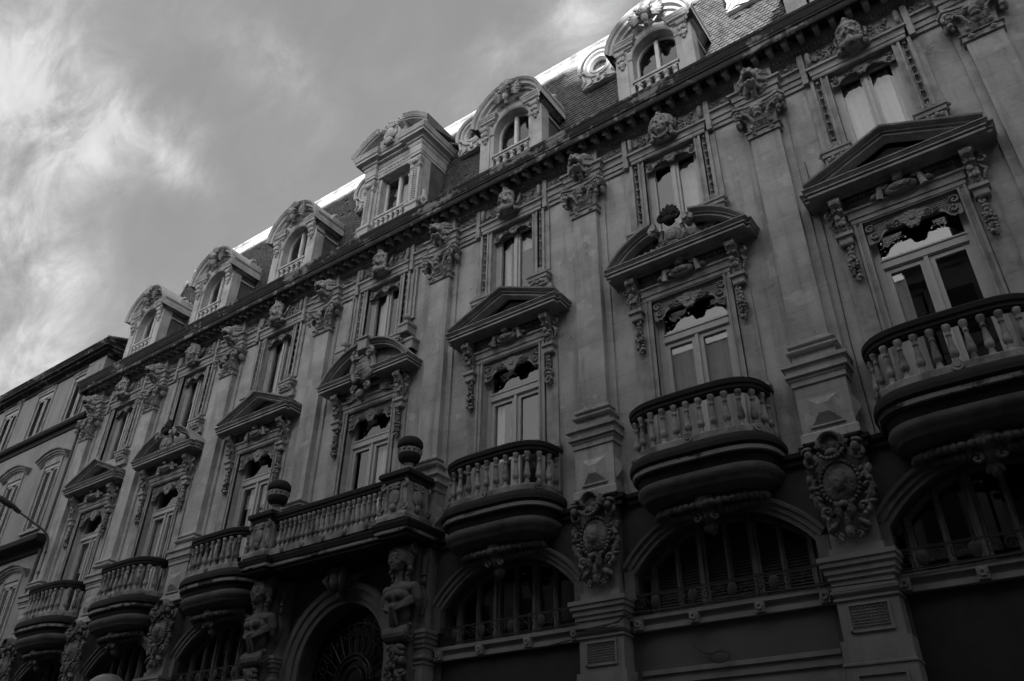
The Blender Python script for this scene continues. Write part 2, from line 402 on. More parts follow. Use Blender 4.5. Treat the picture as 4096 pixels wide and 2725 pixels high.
w.add([(XL, 12, 0), (XR, 12, 0), (XR, 12, 17), (XL, 12, 17)], [(0, 1, 2, 3)])
w.build('wall', M['wall'], BLD)
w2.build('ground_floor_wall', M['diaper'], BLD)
d = MB(); d.box(XL+.1, XR-.1, 1.5, 1.6, .1, 16.9)
for z in (7.4, 12.3, 16.6): d.box(XL+.1, XR-.1, .43, 1.5, z, z+.1)
for b in range(8): d.box(PX[b]-.1, PX[b]+.1, .43, 1.5, .1, 16.9)
d.build('interior_partition', M['dark'], BLD)

# ---- continuous mouldings
def ressaut_path(dy, base, inset=.40, xa=XL, xb=XR):
    p = [(xa, .2), (xa, base)]
    if xa == XL: pass
    for i, x in enumerate(PX):
        if xa < x-inset and x+inset < xb: p += [(x-inset, base), (x-inset, base-dy), (x+inset, base-dy), (x+inset, base)]
    return p+[(xb, base)]
# string course under the pedestals
m = MB(); m.mould(ressaut_path(.16, 0, .44), prof((0, 7.30), (.07, 7.30), (.07, 7.36), (.12, 7.42, 'v'), (.12, 7.50), (0, 7.52)), cap=False)
m.build('string_course', M['black'], BLD)
# architrave over the pilasters, broken by the windows
AR = prof((0, 15.60), (.05, 15.60), (.05, 15.70), (.085, 15.71), (.085, 15.84), (.12, 15.85), (.12, 15.93), (.19, 16.02, 'v'), (.19, 16.07), (0, 16.09))
segs = []
for b in range(-1, 7):
    a = XL if b < 0 else BC[b]+1.12
    e = BC[b+1]-1.12 if b < 6 else XR
    x = PX[b+1]
    p = [(a, 0), (max(a+.02, x-.40), 0), (max(a+.02, x-.40), -.16), (x+.40, -.16), (x+.40, 0), (e, 0)]
    if b < 0: p = [(XL, .6), (XL, -.16), (x+.40, -.16), (x+.40, 0), (e, 0)]
    MB().mould(p, AR).build('architrave', M['stone'], BLD)
# frieze ground, dentils, cornice
m = MB()
m.box(XL, XR, -.06, .0, 16.09, 16.46)
m.mould([(XL, .6), (XL, -.06), (XR, -.06)], prof((0, 16.44), (.04, 16.44), (.04, 16.47), (.09, 16.47), (.09, 16.56), (.13, 16.6, 'v'), (.13, 16.86), (0, 16.86)))
x = XL+.02
while x < XR:
    m.box(x, x+.045, -.21, -.14, 16.475, 16.555); x += .083
for i, x in enumerate(PX): m.box(x-.42, x+.42, -.24, -.05, 16.09, 16.6)
m.build('dentil_course', M['stone'], BLD)
CORN = prof((.0, 16.84), (.36, 16.84), (.38, 16.66), (.44, 16.64), (.46, 16.68), (.46, 16.80), (.49, 16.82), (.49, 16.86), (.57, 17.05, 'o'), (.58, 17.12), (.50, 17.15), (-.6, 17.22))
m = MB(); m.mould([(XL, .8), (XL, -.19), (XR, -.19)], CORN); cornice = m.build('cornice', M['soot'], BLD)
m = MB()
m.box(-.055, .055, -.44, -.16, 16.70, 16.835); m.box(-.055, .055, -.50, -.40, 16.66, 16.835); m.box(-.068, .068, -.515, -.16, 16.80, 16.836)
m.tube([(0-.055, -.46, 16.66), (.055, -.46, 16.66)], .045, 8)
me = m.mesh('modillion'); me.materials.append(M['pale'])
x = -15.2; k = 0
while x < 15.4:
    o = bpy.data.objects.new('modillion', me); COL.objects.link(o); o.parent = BLD; o.location = (x, 0, 0); x += .3425; k += 1

# ---- frieze relief panel (rinceaux): proto between a window and a pilaster
def relief_panel(wd, ht, kind=0):
    n, mm = int(ht/.016), int(wd/.016)
    X, Z = np.meshgrid(np.linspace(-wd/2, wd/2, mm), np.linspace(-ht/2, ht/2, n)); H = np.zeros_like(X)
    def bump(cx, cz, rx, rz, h, ang=0):
        dx, dz = X-cx, Z-cz; u = (dx*math.cos(ang)+dz*math.sin(ang))/rx; v = (-dx*math.sin(ang)+dz*math.cos(ang))/rz
        q = 1-u*u-v*v; H[:] = np.maximum(H, h*np.sqrt(np.maximum(q, 0)))
    def ring(cx, cz, r, t, h):
        q = 1-((np.hypot(X-cx, Z-cz)-r)/t)**2; H[:] = np.maximum(H, h*np.sqrt(np.maximum(q, 0)))
    for cx in (-.17, .17):
        for cz in (-.075, .075):
            ring(cx*(1 if cz < 0 else .62), cz, .062, .018, .05); bump(cx*(1 if cz < 0 else .62), cz, .035, .035, .07)
    bump(0, 0, .09, .035, .06); bump(0, 0, .03, .06, .06)
    for s in (-1, 1):
        bump(s*.29, .03, .08, .03, .06, s*.6); bump(s*.27, -.08, .07, .035, .06, -s*.4); bump(s*.33, .09, .05, .03, .05, s*1.2)
        bump(s*.36, -.02, .035, .06, .06)
    fr = (np.abs(X) > wd/2-.02) | (np.abs(Z) > ht/2-.016); H[fr] = .03
    return MB().grid(X, Z, -H)
rp = relief_panel(.84, .34).mesh('frieze_panel'); rp.materials.append(M['stone'])
for b in range(8):
    for s in (-1, 1):
        if b == 7 and s > 0: continue
        if b < 7:
            pil = PX[b] if s < 0 else PX[b+1]; a = BC[b]+s*1.12; e = pil-s*.42
        else: pil = PX[7]; a = 17.2; e = 15.62
        if b == 7: s = -1
        L = abs(e-a); o = bpy.data.objects.new('frieze_panel', rp); COL.objects.link(o); o.parent = BLD
        o.location = ((a+e)/2, -.063, 16.265); o.scale = (min(1.3, (L-.02)/.84), 1, 1)

# ---- pilaster with its pedestal and capital
def pil_path(h, d): return [(-h, 0), (-h, -d), (h, -d), (h, 0)]
m = MB(); m.box(-.46, .46, -.06, .01, 9.2, 15.6); m.box(-.31, .31, -.22, 0, 9.4, 14.7)
m.box(-.37, .37, -.27, 0, 8.98, 9.22)
m.mould(pil_path(.31, .22), prof((.06, 9.2), (.10, 9.21), (.105, 9.28, 'b'), (.05, 9.30), (.05, 9.34), (.075, 9.35), (.07, 9.41, 'b'), (.03, 9.43), (.03, 9.46), (0, 9.5, 'v')), cap=False)
PIL = m.build('pilaster', M['wall'], BLD, loc=(PX[5], 0, 0))
m = MB(); m.box(-.43, .43, -.30, 0, 7.5, 8.62)
m.mould(pil_path(.43, .30), prof((.04, 7.52), (.04, 7.66), (0, 7.70)), cap=False)
m.mould(pil_path(.43, .30), prof((0, 8.56), (.03, 8.57), (.03, 8.62), (.055, 8.68, 'v'), (.055, 8.72), (.10, 8.74), (.10, 8.80), (.07, 8.81), (.13, 8.92, 'v'), (.13, 8.99), (-.05, 9.03)), cap=False)
m.taper(-.25, .25, -.40, -.30, 7.80, 8.30, .33)
m.xz([(-.28, 7.76), (.28, 7.76)], [(0, 0), (0, .035), (.03, .035), (.03, 0)], -.30)
s_ = MB().taper(-.12, .12, -.10, 0, 7.8, 8.25, .2).T(Matrix.Translation((.43, -.15, 0)) @ Matrix.Rotation(PI/2, 4, 'Z')); m.join(s_)
m.build('pedestal', M['wall'], PIL)
c = MB()
c.mould(pil_path(.32, .23), prof((0, 14.60), (.035, 14.61), (.035, 14.64), (.02, 14.65), (.02, 14.74), (.04, 14.75), (.045, 14.79, 'b'), (0, 14.80)), cap=False)
c.box(-.32, .32, -.235, 0, 14.6, 14.8)
c.mould(pil_path(.30, .20), prof((0, 14.78), (.02, 15.0), (.10, 15.25, 'v'), (.16, 15.36)), cap=False)
for s in (-1, 1):      # concave abacus with canted corners
    pass
ab = [(-.50, 0), (-.56, -.30), (-.48, -.42), (-.25, -.36), (0, -.34), (.25, -.36), (.48, -.42), (.56, -.30), (.50, 0)]
c.mould(ab, prof((-.06, 15.32), (0, 15.36), (0, 15.40), (.03, 15.41), (.03, 15.48), (-.2, 15.49)), cap=False)
c.add([(x, y, 15.485) for x, y in ab], [tuple(range(9))])
for s in (-1, 1):
    c.volute((s*.42, -.40, 15.22), .14, 1.5, .30, -s, PI/2 if s > 0 else PI/2)
    c.ell((s*.42, -.44, 15.20), .05); c.ell((s*.44, -.40, 15.02), (.06, .06, .07)); c.ell((s*.42, -.36, 14.95), (.035, .05, .06))
    c.tube([(s*.36, -.36, 15.33), (s*.22, -.34, 15.2), (s*.12, -.32, 14.95)], [.05, .04, .025], 6)
    c.ell((s*.20, -.28, 14.88), (.05, .05, .07)); c.ell((s*.5, -.15, 15.2), (.06, .12, .12)); c.ell((s*.19, -.275, 14.69), (.055, .03, .055))
    c.ell((s*.19, -.30, 14.69), .02)
for k in range(7):
    a = PI*(.12+.76*k/6); c.leaf((0, 0, 15.28), .17, .06, a, -.40)
c.ell((0, -.42, 15.16), (.10, .09, .10)); c.ell((0, -.46, 15.03), (.06, .05, .05)); c.ell((-.05, -.44, 15.02), .045); c.ell((.05, -.44, 15.02), .045); c.ell((0, -.36, 14.93), (.09, .06, .06))
for s in (-.15, 0, .15): c.leaf((s, 0, 14.80), .16, .07, PI/2, -.26)
c.build('capital', M['carved'], PIL, smooth=False)

# ---- lion head
L = MB()
L.ell((0, -.12, 0), (.26, .16, .27), n=14, m=10); L.ell((0, -.30, .03), (.165, .17, .19), n=14, m=10)
L.ell((0, -.46, -.005), (.085, .10, .07)); L.ell((-.045, -.47, -.045), (.06, .08, .055)); L.ell((.045, -.47, -.045), (.06, .08, .055)); L.ell((0, -.55, .015), (.045, .03, .03))
L.ell((0, -.42, .06), (.04, .10, .06)); L.ell((0, -.36, -.22), (.08, .10, .045)); L.ell((0, -.24, -.17), (.10, .10, .08)); L.ell((0, -.34, -.235), (.07, .12, .035))
for s in (-1, 1):
    L.ell((s*.075, -.42, .105), (.06, .05, .03), (0, s*.5, 0)); L.ell((s*.12, -.36, -.05), (.06, .09, .08)); L.ell((s*.09, -.30, -.19), (.035, .12, .06)); L.ell((s*.17, -.18, .22), (.05, .06, .08))
    L.ell((s*.082, -.435, .06), .022)
for r0, k0, ln, wd, yy in ((.19, 15, .12, .085, -.20), (.24, 19, .14, .09, -.13), (.29, 22, .13, .085, -.06)):
    for k in range(k0):
        a = 2*PI*(k+r0*3)/k0
        L.leaf((math.cos(a)*r0*.86, 0, math.sin(a)*r0), ln, wd, a+.35*math.sin(3*k), yy, th=.8)
lion = remesh(L, .014, 1)
LION = obj(lion, 'lion_head', M['stone'], BLD, (PX[5], -.20, 16.13))
mo = MB().ell((0, -.40, -.135), (.075, .10, .075), n=12, m=8).build('mouth_shade', M['dark'], LION)  # dark lump standing in for the shade between the jaws

# ---- cartouche and ground-floor pier
P = MB()
P.box(-.36, .36, -.26, 0, 5.58, 7.32); P.box(-.40, .40, -.30, 0, 5.58, 5.75)
P.box(-.43, .43, -.34, 0, 4.35, 5.05); P.box(-.48, .48, -.38, 0, 0, 4.40)
P.mould(pil_path(.43, .34), prof((0, 5.02), (.02, 5.03), (.05, 5.06), (.05, 5.10), (.02, 5.12), (.02, 5.24), (.05, 5.26), (.05, 5.30), (.08, 5.34, 'v'), (.08, 5.42), (.115, 5.44), (.115, 5.50), (.14, 5.52), (.14, 5.59), (-.1, 5.62)), cap=False)
P.mould(pil_path(.43, .34), prof((0, 4.95), (.03, 4.96), (.03, 4.99), (0, 5.0)), cap=False)
P.xz([(-.30, 4.50), (.30, 4.50), (.30, 4.90), (-.30, 4.90), (-.30, 4.50)], [(0, 0), (0, .03), (.03, .03), (.03, 0)], -.34)
for i in range(13):
    for j in range(7): P.taper(-.25+.0385*i, -.25+.0385*i+.03, -.365, -.34, 4.57+.042*j, 4.57+.042*j+.03, .4)
P.mould(pil_path(.48, .38), prof((0, 4.05), (.02, 4.06), (.02, 4.09), (0, 4.10)), cap=False)
P.xz([(-.34, 3.2), (.34, 3.2), (.34, 3.95), (-.34, 3.95), (-.34, 3.2)], [(0, 0), (0, .03), (.03, .03), (.03, 0)], -.38)
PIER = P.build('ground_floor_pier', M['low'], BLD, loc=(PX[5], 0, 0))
K = MB()
K.ell((0, -.34, 6.72), (.27, .17, .33), n=20, m=12); K.ell((0, -.46, 6.74), (.15, .11, .20), n=16, m=10)
for k in range(30):
    a = 2*PI*k/30; K.ell((.29*math.cos(a), -.38, 6.72+.36*math.sin(a)), (.035, .05, .035), n=6, m=4)
for k in range(9): K.leaf((0, 0, 7.18), .42-.018*abs(k-4), .10, PI*(.22+.07*k), -.42, th=.7)
K.xz(arc(0, 7.34, .21, -20, 200, 16), [(0, 0), (0, .30), (.035, .33), (.06, .28), (.06, 0)], -.26); K.ell((0, -.40, 7.36), (.15, .10, .19), n=14, m=9); K.ell((0, -.54, 7.16), (.11, .10, .08))
for s in (-1, 1):
    for k in range(6): K.leaf((s*.30, 0, 6.95-.12*k), .17, .07, (PI/2-s*1.1)+.5*math.sin(k), -.36, th=.7); K.ell((s*(.44+.03*math.sin(k*2)), -.35, 7.0-.11*k), (.045, .05, .05), n=6, m=5)
    K.leaf((s*.12, 0, 6.12), .26, .10, -PI/2+s*.9, -.38, th=.7); K.volute((s*.12, -.40, 5.88), .07, 1.2, .38, s, -PI/2)
for k in range(9):
    a = PI*(1.12+.76*k/8); K.ell((.20*math.cos(a), -.60, 7.22+.16*math.sin(a)), .035, n=6, m=5)
for s in (-1, 1):
    K.volute((s*.34, -.42, 7.12), .15, 1.3, .33, -s, PI/2); K.ell((s*.40, -.45, 7.32), (.10, .10, .05), (0, s*.4, 0)); K.ell((s*.36, -.50, 7.20), (.07, .10, .09))
    K.tube([(s*.44, -.36, 7.05), (s*.40, -.38, 6.8), (s*.46, -.36, 6.6), (s*.34, -.36, 6.35), (s*.18, -.38, 6.22)], [.05, .04, .05, .045, .05], 7)
    K.volute((s*.26, -.38, 6.28), .13, 1.3, .32, s, -PI/2); K.ell((s*.46, -.38, 6.86), (.05, .05, .09)); K.ell((s*.44, -.4, 6.70), (.05, .06, .05))
    K.volute((s*.20, -.34, 5.98), .11, 1.2, .35, -s, PI/2); K.leaf((s*.05, 0, 6.15), .26, .12, -PI/2-s*.5, -.36)
    K.leaf((s*.02, 0, 6.3), .2, .1, PI/2+s*1.0, -.42)
    K.tube([(s*.06, -.42, 6.38), (s*.10, -.46, 6.25), (s*.05, -.42, 6.1)], [.05, .07, .04], 7)
K.leaf((0, 0, 6.30), .34, .14, -PI/2, -.42); K.ell((0, -.40, 5.93), (.07, .09, .11)); K.ell((0, -.44, 6.34), (.09, .10, .08))
K.build('cartouche', M['cart'], PIER, smooth=True)
for i in (0, 1, 2, 6, 7):
    copy_part(PIER, BLD, (PX[i], 0, 0))
for i in range(8):
    if i != 5: copy_part(PIL, BLD, (PX[i], 0, 0)); copy_part(LION, BLD, (PX[i], -.20, 16.13))
for i in (3, 4):       # piers behind the figures of the doorway: no cartouche
    q = PIER.copy(); COL.objects.link(q); q.location = (PX[i], 0, 0)
m = MB(); m.box(XR-3.4, XR-2.7, -.10, .0, 9.0, 15.6); m.build('corner_strip', M['wall'], BLD)

# ---- pierced valances
def valance(w_, H, name, mat):
    n, mm = int(H/.013)+1, int(2*w_/.013)+1
    X, Z = np.meshgrid(np.linspace(-w_, w_, mm), np.linspace(-H, 0, n)); u = np.abs(X)/w_
    st = np.clip((u-.50)/.38, 0, 1); st = st*st*(3-2*st)
    bot = -(.54+.46*st)*H; bot = np.minimum(bot, -(.80*H)*np.exp(-(u/.24)**4))
    bot -= .018*np.abs(np.sin(u*15))
    bot = np.maximum(bot, -H*(.97+.03*np.cos(X*60)))
    keep = Z > bot
    ed = Z-bot
    h = .004+.010*(ed < .035)+.010*(Z > -.03)
    # shell in the middle
    r = np.hypot(X, (Z+.42*H)*1.1); th = np.arctan2(Z+.42*H, X)
    shell = r < .40*H
    h = np.where(shell, .02+.018*np.abs(np.cos(th*6))*(r/(.4*H)), h); h = np.where(r < .10*H, .05, h)
    # scrolls
    for cx, cz, rr in ((.90*w_, -.30*H, .20*H), (.84*w_, -.66*H, .17*H), (.50*w_, -.46*H, .10*H), (.34*w_, -.40*H, .15*H)):
        for s in (-1, 1):
            q = np.hypot(X-s*cx, Z-cz); a = np.arctan2(Z-cz, s*(X-s*cx)); sp = np.abs(((q/rr*1.6-a/(2*PI)) % 1)-.5)
            h = np.where((q < rr) & ~shell, .008+.026*(sp > .2), h)
            keep &= ~((q < rr*.9) & (sp < .055) & (q > rr*.35))
    lat = (np.abs(((X+Z)/.052) % 1-.5) > .36) & (np.abs(((X-Z)/.052) % 1-.5) > .36)
    zone = (u > .36) & (u < .80) & (Z < -.05) & (Z > bot+.06) & ~shell
    keep &= ~(zone & lat)
    Y = -h
    return MB().grid(X, Z, Y, keep, back=.012)

# ---- windows
def french_window(extra=0):
    m = MB(); y0, y1 = .20, .28
    for s in (-1, 1):
        m.box(min(s*.80, s*.69), max(s*.80, s*.69), y0-.02, y1, 7.75, 11.62)
    m.box(-.69, .69, y0-.02, y1, 11.46, 11.62); m.box(-.69, .69, y0-.03, y1, 10.62, 10.84); m.box(-.70, .70, y0-.05, y0-.03, 10.80, 10.835); m.box(-.70, .70, y0-.05, y0-.03, 10.64, 10.67)
    m.box(-.035, .035, y0-.045, y1, 7.75, 10.62)
    for s in (-1, 1):
        a, b = (-.69, -.035) if s < 0 else (.035, .69)
        m.box(a, a+.085, y0, y1+.01, 7.75, 10.62); m.box(b-.085, b, y0, y1+.01, 7.75, 10.62)
        m.box(a+.085, b-.085, y0, y1+.01, 10.53, 10.62); m.box(a+.085, b-.085, y0, y1+.01, 7.75, 8.3)
    return m
def glass(boxes, y):
    g = MB()
    for x0, x1, z0, z1 in boxes: g.add([(x0, y, z0), (x1, y, z0), (x1, y, z1), (x0, y, z1)], [(0, 1, 2, 3)])
    return g
FW = french_window().build('french_window', M['frame'], BLD, loc=(BC[4], 0, 0))
glass([(-.605, -.12, 8.3, 10.53), (.12, .605, 8.3, 10.53), (-.69, .69, 10.84, 11.46)], .25).build('glass_pane', M['glass'], FW)
valance(.785, .50, 'valance', None).T(Matrix.Translation((0, .015, 11.60))).build('valance', M['lace'], FW)
b_ = MB().box(-.79, .79, .05, .17, 11.54, 11.61); b_.build('roller_blind_box', M['dark'], FW)
def curtain(x0, x1, z0, z1, y, wave=.02, gap=0):
    n = max(8, int((x1-x0)/.022)); rows = []
    for z in (z1, (z0+z1)/2, z0):
        rows.append([(x0+(x1-x0)*i/n, y+wave*math.sin(i*.9+z)+wave*.6*math.sin(i*.37), z) for i in range(n+1)])
    return MB().sheet(rows)
def upper_window():
    m = MB(); y0, y1 = .16, .24
    for s in (-1, 1): m.box(min(s*.64, s*.55), max(s*.64, s*.55), y0-.02, y1, 13.42, 15.62)
    m.box(-.55, .55, y0-.02, y1, 15.5, 15.62); m.box(-.035, .035, y0-.04, y1, 13.42, 15.5)
    for a, b in ((-.55, -.035), (.035, .55)):
        m.box(a, a+.06, y0, y1+.01, 13.42, 15.5); m.box(b-.06, b, y0, y1+.01, 13.42, 15.5); m.box(a+.06, b-.06, y0, y1+.01, 15.42, 15.5); m.box(a+.06, b-.06, y0, y1+.01, 13.42, 13.54)
    return m
UW = upper_window().build('upper_window', M['frame'], BLD, loc=(BC[4], 0, 0))
glass([(-.49, -.095, 13.54, 15.42), (.095, .49, 13.54, 15.42)], .21).build('glass_pane', M['glass'], UW)
valance(.63, .36, 'valance', None).T(Matrix.Translation((0, .015, 15.60))).build('valance', M['lace'], UW)
for i in range(7):
    if i != 4: copy_part(FW, BLD, (BC[i], 0, 0)); copy_part(UW, BLD, (BC[i], 0, 0))
def kid_curtain(parent_name, b, args):
    for o in BLD.children:
        if o.name.split('.')[0] == parent_name and abs(o.location.x-BC[b]) < .1:
            for a in args: curtain(*a).build('curtain', M['curtain'], o, smooth=True)
kid_curtain('upper_window', 6, [(-.50, -.04, 13.45, 15.45, .36), (.04, .42, 13.45, 15.45, .36)])
kid_curtain('upper_window', 5, [(-.02, .5, 13.45, 15.45, .40, .012)])
kid_curtain('upper_window', 3, [(-.55, -.12, 13.45, 15.45, .36), (.1, .5, 13.45, 15.45, .4)])
kid_curtain('upper_window', 2, [(-.5, -.15, 13.45, 15.45, .36)])
kid_curtain('upper_window', 0, [(-.5, .4, 13.45, 15.45, .36)])
kid_curtain('french_window', 5, [(-.62, -.08, 8.2, 10.55, .33, .008), (.08, .62, 8.2, 10.4, .33, .008)])
kid_curtain('french_window', 6, [(-.62, -.42, 8.2, 10.5, .33)])
kid_curtain('french_window', 4, [(-.62, -.40, 8.2, 10.5, .33)])

def blind(parent_name, b, h0, h1, z0, z1, y):
    for o in BLD.children:
        if o.name.split('.')[0] == parent_name and abs(o.location.x-BC[b]) < .1:
            MB().box(h0, h1, y, y+.02, z0, z1).build('roller_blind', M['curtain'], o)
blind('french_window', 0, -.62, -.08, 9.6, 10.6, .36); blind('french_window', 1, .08, .62, 8.9, 10.6, .36); blind('upper_window', 1, -.5, .5, 14.7, 15.45, .34)
blind('french_window', 2, -.62, .62, 10.0, 10.6, .36); kid_curtain('french_window', 3, [(.1, .6, 8.2, 10.5, .34)]); kid_curtain('french_window', 1, [(-.6, -.35, 8.2, 10.5, .34)])
blind('upper_window', 4, .04, .5, 14.9, 15.45, .34); kid_curtain('upper_window', 4, [(-.5, -.3, 13.45, 15.45, .36)])

# ---- surround of an upper window: jambs, bead strings, consoles, lintel, mask
def face_mesh(kind):
    f = MB()
    f.ell((0, -.20, 0), (.155, .17, .215), n=18, m=14); f.ell((0, -.24, -.10), (.10, .13, .12), n=12, m=10)       # skull, jaw
    f.ell((0, -.345, -.195), (.045, .04, .035))                                                               # chin
    f.ell((0, -.40, -.02), (.022, .045, .062)); f.ell((0, -.43, -.055), (.034, .03, .022))                     # nose
    f.ell((0, -.375, -.118), (.052, .03, .013)); f.ell((0, -.37, -.140), (.044, .03, .013))                     # lips
    f.ell((0, -.335, .115), (.12, .05, .06))                                                                    # forehead
    for s in (-1, 1):
        f.ell((s*.062, -.352, .048), (.052, .028, .014), (0, s*.18, 0)); f.ell((s*.085, -.31, -.06), (.05, .05, .05))
        f.ell((s*.062, -.335, .012), (.030, .022, .016)); f.ell((s*.16, -.20, -.01), (.02, .04, .05))
    if kind == 'man':
        for s in (-1, 1):
            f.tube([(s*.01, -.41, -.088), (s*.06, -.385, -.10), (s*.12, -.33, -.14)], [.016, .028, .015], 7)
            for k in range(4): f.ell((s*(.035+.035*k), -.33+.03*k, -.24-.02*(2-k)), (.035, .05, .07), (0, s*.3, 0))
            for k in range(5): f.ell((s*(.17+.015*(k % 2)), -.20, .14-.085*k), (.045, .06, .05))
        f.ell((0, -.33, -.25), (.06, .06, .09)); f.ell((0, -.16, .23), (.19, .16, .10)); f.ell((0, -.20, .30), (.10, .10, .12)); f.ell((0, -.27, .33), (.05, .05, .07))
        for k in range(-3, 4): f.ell((k*.05, -.30+abs(k)*.02, .20-abs(k)*.012), (.035, .05, .045))
    else:
        for k in range(13):
            a = PI*(-.12+1.24*k/12); f.ell((.18*math.cos(a), -.22, .05+.20*math.sin(a)), (.055, .09, .055)); f.ell((.24*math.cos(a), -.16, .06+.25*math.sin(a)), (.05, .07, .05))
        f.ell((0, -.20, .34), (.07, .08, .10)); f.ell((0, -.28, .28), (.05, .06, .06)); f.ell((0, -.15, -.22), (.11, .10, .10))
        for s in (-1, 1):
            for k in range(4): f.ell((s*(.185+.01*k), -.16, -.04-.075*k), (.04, .06, .05))
    for k in range(11):          # pearl collar
        a = PI*(1.1+.8*k/10); f.ell((.17*math.cos(a), -.24, -.12+.19*math.sin(a)), .024, n=6, m=5)
    return remesh(f, .0105, 1)
FACES = {k: face_mesh(k) for k in ('man', 'woman')}
def surround(kind):
    m = MB()
    for s in (-1, 1):
        a, b = sorted((s*.64, s*.79)); m.box(a, b, -.07, 0, 13.44, 15.60); a, b = sorted((s*.64, s*.68)); m.box(a, b, -.095, 0, 13.44, 15.60); a, b = sorted((s*.74, s*.79)); m.box(a, b, -.10, 0, 13.44, 15.60)
        a, b = sorted((s*.93, s*1.00)); m.box(a, b, -.10, 0, 13.62, 15.58); a, b = sorted((s*1.00, s*1.12)); m.box(a, b, -.17, 0, 15.54, 16.44); m.box(a, b, -.05, 0, 13.62, 15.54)
        # tall inner post beside the mask
        m.lathe([(0, .22), (.02, .21), (.035, .17), (.055, .15), (.055, .02), (.06, 0), (.05, -.02), (.055, -.05), (.05, -.10), (.03, -.15), (.0, -.18)], (s*.90, -.17, 16.18), 10)
        # console block at the foot, seen beside the pediment below
        m.mould([(s*.86-.27, 0), (s*.86-.27, -.22), (s*.86+.27, -.22), (s*.86+.27, 0)], prof((-.05, 13.30), (0, 13.32), (0, 13.40), (.03, 13.42), (.03, 13.47), (-.2, 13.48)), cap=False)
        m.box(s*.86-.24, s*.86+.24, -.18, 0, 13.14, 13.32); m.box(s*.90-.30, s*.90+.30, -.12, 0, 12.95, 13.14)
        m.volute((s*1.16, -.14, 13.42), .10, 1.2, .35, -s, -PI/2)
        for k in range(5): m.ell((s*.86-.16+.08*k, -.21, 13.23+.03*(k % 2)), (.045, .03, .05), n=6, m=4)
    m.mould([(-.93, 0), (-.93, -.13), (.93, -.13), (.93, 0)], prof((-.02, 15.58), (.0, 15.60), (.0, 15.68), (.02, 15.69), (.02, 15.75), (.08, 15.84, 'v'), (.08, 15.90), (-.1, 15.92)), cap=False)
    m.box(-.93, .93, -.12, 0, 15.58, 15.72); m.box(-.98, .98, -.09, 0, 15.9, 16.44)
    S_ = m.build('upper_window_surround', M['stone'], BLD)
    for s in (-1, 1):
        b = MB(); z = 15.50
        while z > 13.80:
            b.ell((s*.865, -.045, z), (.042, .05, .042), n=8, m=6); z -= .235
        b.tube([(s*.865, -.03, 15.55), (s*.865, -.03, 13.7)], .02, 6)
        for k in range(5): b.leaf((s*.865, 0, 13.62), .17, .055, PI*(.18+.16*k), -.07, th=.5)
        b.ell((s*.865, -.07, 13.60), (.07, .05, .06)); b.build('bead_string', M['carved'], S_, smooth=True)
    r = MB()
    for s in (-1, 1):        # scrollwork filling the field beside the mask
        for cx, cz, rr in ((.42, .10, .11), (.62, -.06, .11), (.68, .16, .08), (.46, -.12, .09)):
            r.volute((s*cx, -.10, 16.18+cz), rr, 1.4, .26, s, PI/2); r.ell((s*cx, -.12, 16.18+cz), .03)
        for k in range(7): r.leaf((s*(.36+.065*k), 0, 16.00+.33*((k*37) % 10)/10), .13, .055, k*1.7*s, -.12, th=.7)
        r.leaf((s*.50, 0, 16.2), .24, .07, PI/2-s*1.2, -.11); r.tube([(s*.28, -.16, 15.86), (s*.24, -.30, 15.80), (s*.17, -.34, 15.92)], [.06, .085, .03], 9)
        r.tube([(s*.30, -.14, 16.42), (s*.31, -.20, 16.2), (s*.27, -.26, 15.98)], [.035, .04, .03], 6)
    r.tube([(-.24, -.20, 15.84), (-.1, -.26, 15.76), (.1, -.26, 15.76), (.24, -.20, 15.84)], [.04, .05, .05, .04], 8)
    r.build('scroll_relief', M['carved'], S_, smooth=True)
    o = obj(FACES[kind].copy(), 'carved_face', M['stone'], S_, (0, -.12, 16.12)); o.scale = (1.16, 1.16, 1.16)
    return S_
SM = surround('man'); SM.location.x = BC[4]
SW = surround('woman'); SW.location.x = BC[5]
for i in (0, 2, 3, 6): copy_part(SM, BLD, (BC[i], 0, 0))
copy_part(SW, BLD, (BC[1], 0, 0))
# rope strips and ball finials beside the middle upper window
for s in (-1, 1):
    m = MB(); a, b = sorted((s*1.08, s*1.26)); m.box(a, b, -.08, 0, 13.9, 15.56)
    for k in range(34): m.ell((s*1.17, -.09, 13.96+.047*k), (.035, .03, .018), (0, .4, 0), n=6, m=4)
    m.ell((s*1.17, -.22, 13.84), .10, n=12, m=8); m.lathe([(.09, 0), (.06, .04), (.05, .08)], (s*1.17, -.22, 13.66), 10)
    m.mould([(s*1.17-.16, 0), (s*1.17-.16, -.34), (s*1.17+.16, -.34), (s*1.17+.16, 0)], prof((-.04, 13.3), (0, 13.32), (0, 13.5), (.03, 13.53), (.03, 13.6), (-.16, 13.66)), cap=False)
    m.mould([(s*1.36-.12, 0), (s*1.36-.12, -.26), (s*1.36+.12, -.26), (s*1.36+.12, 0)], prof((-.02, 12.8), (0, 12.9), (0, 13.0), (.04, 13.04), (.04, 13.10), (-.12, 13.16)), cap=False)
    m.build('finial_strip', M['stone'], BLD, loc=(BC[3], 0, 0))

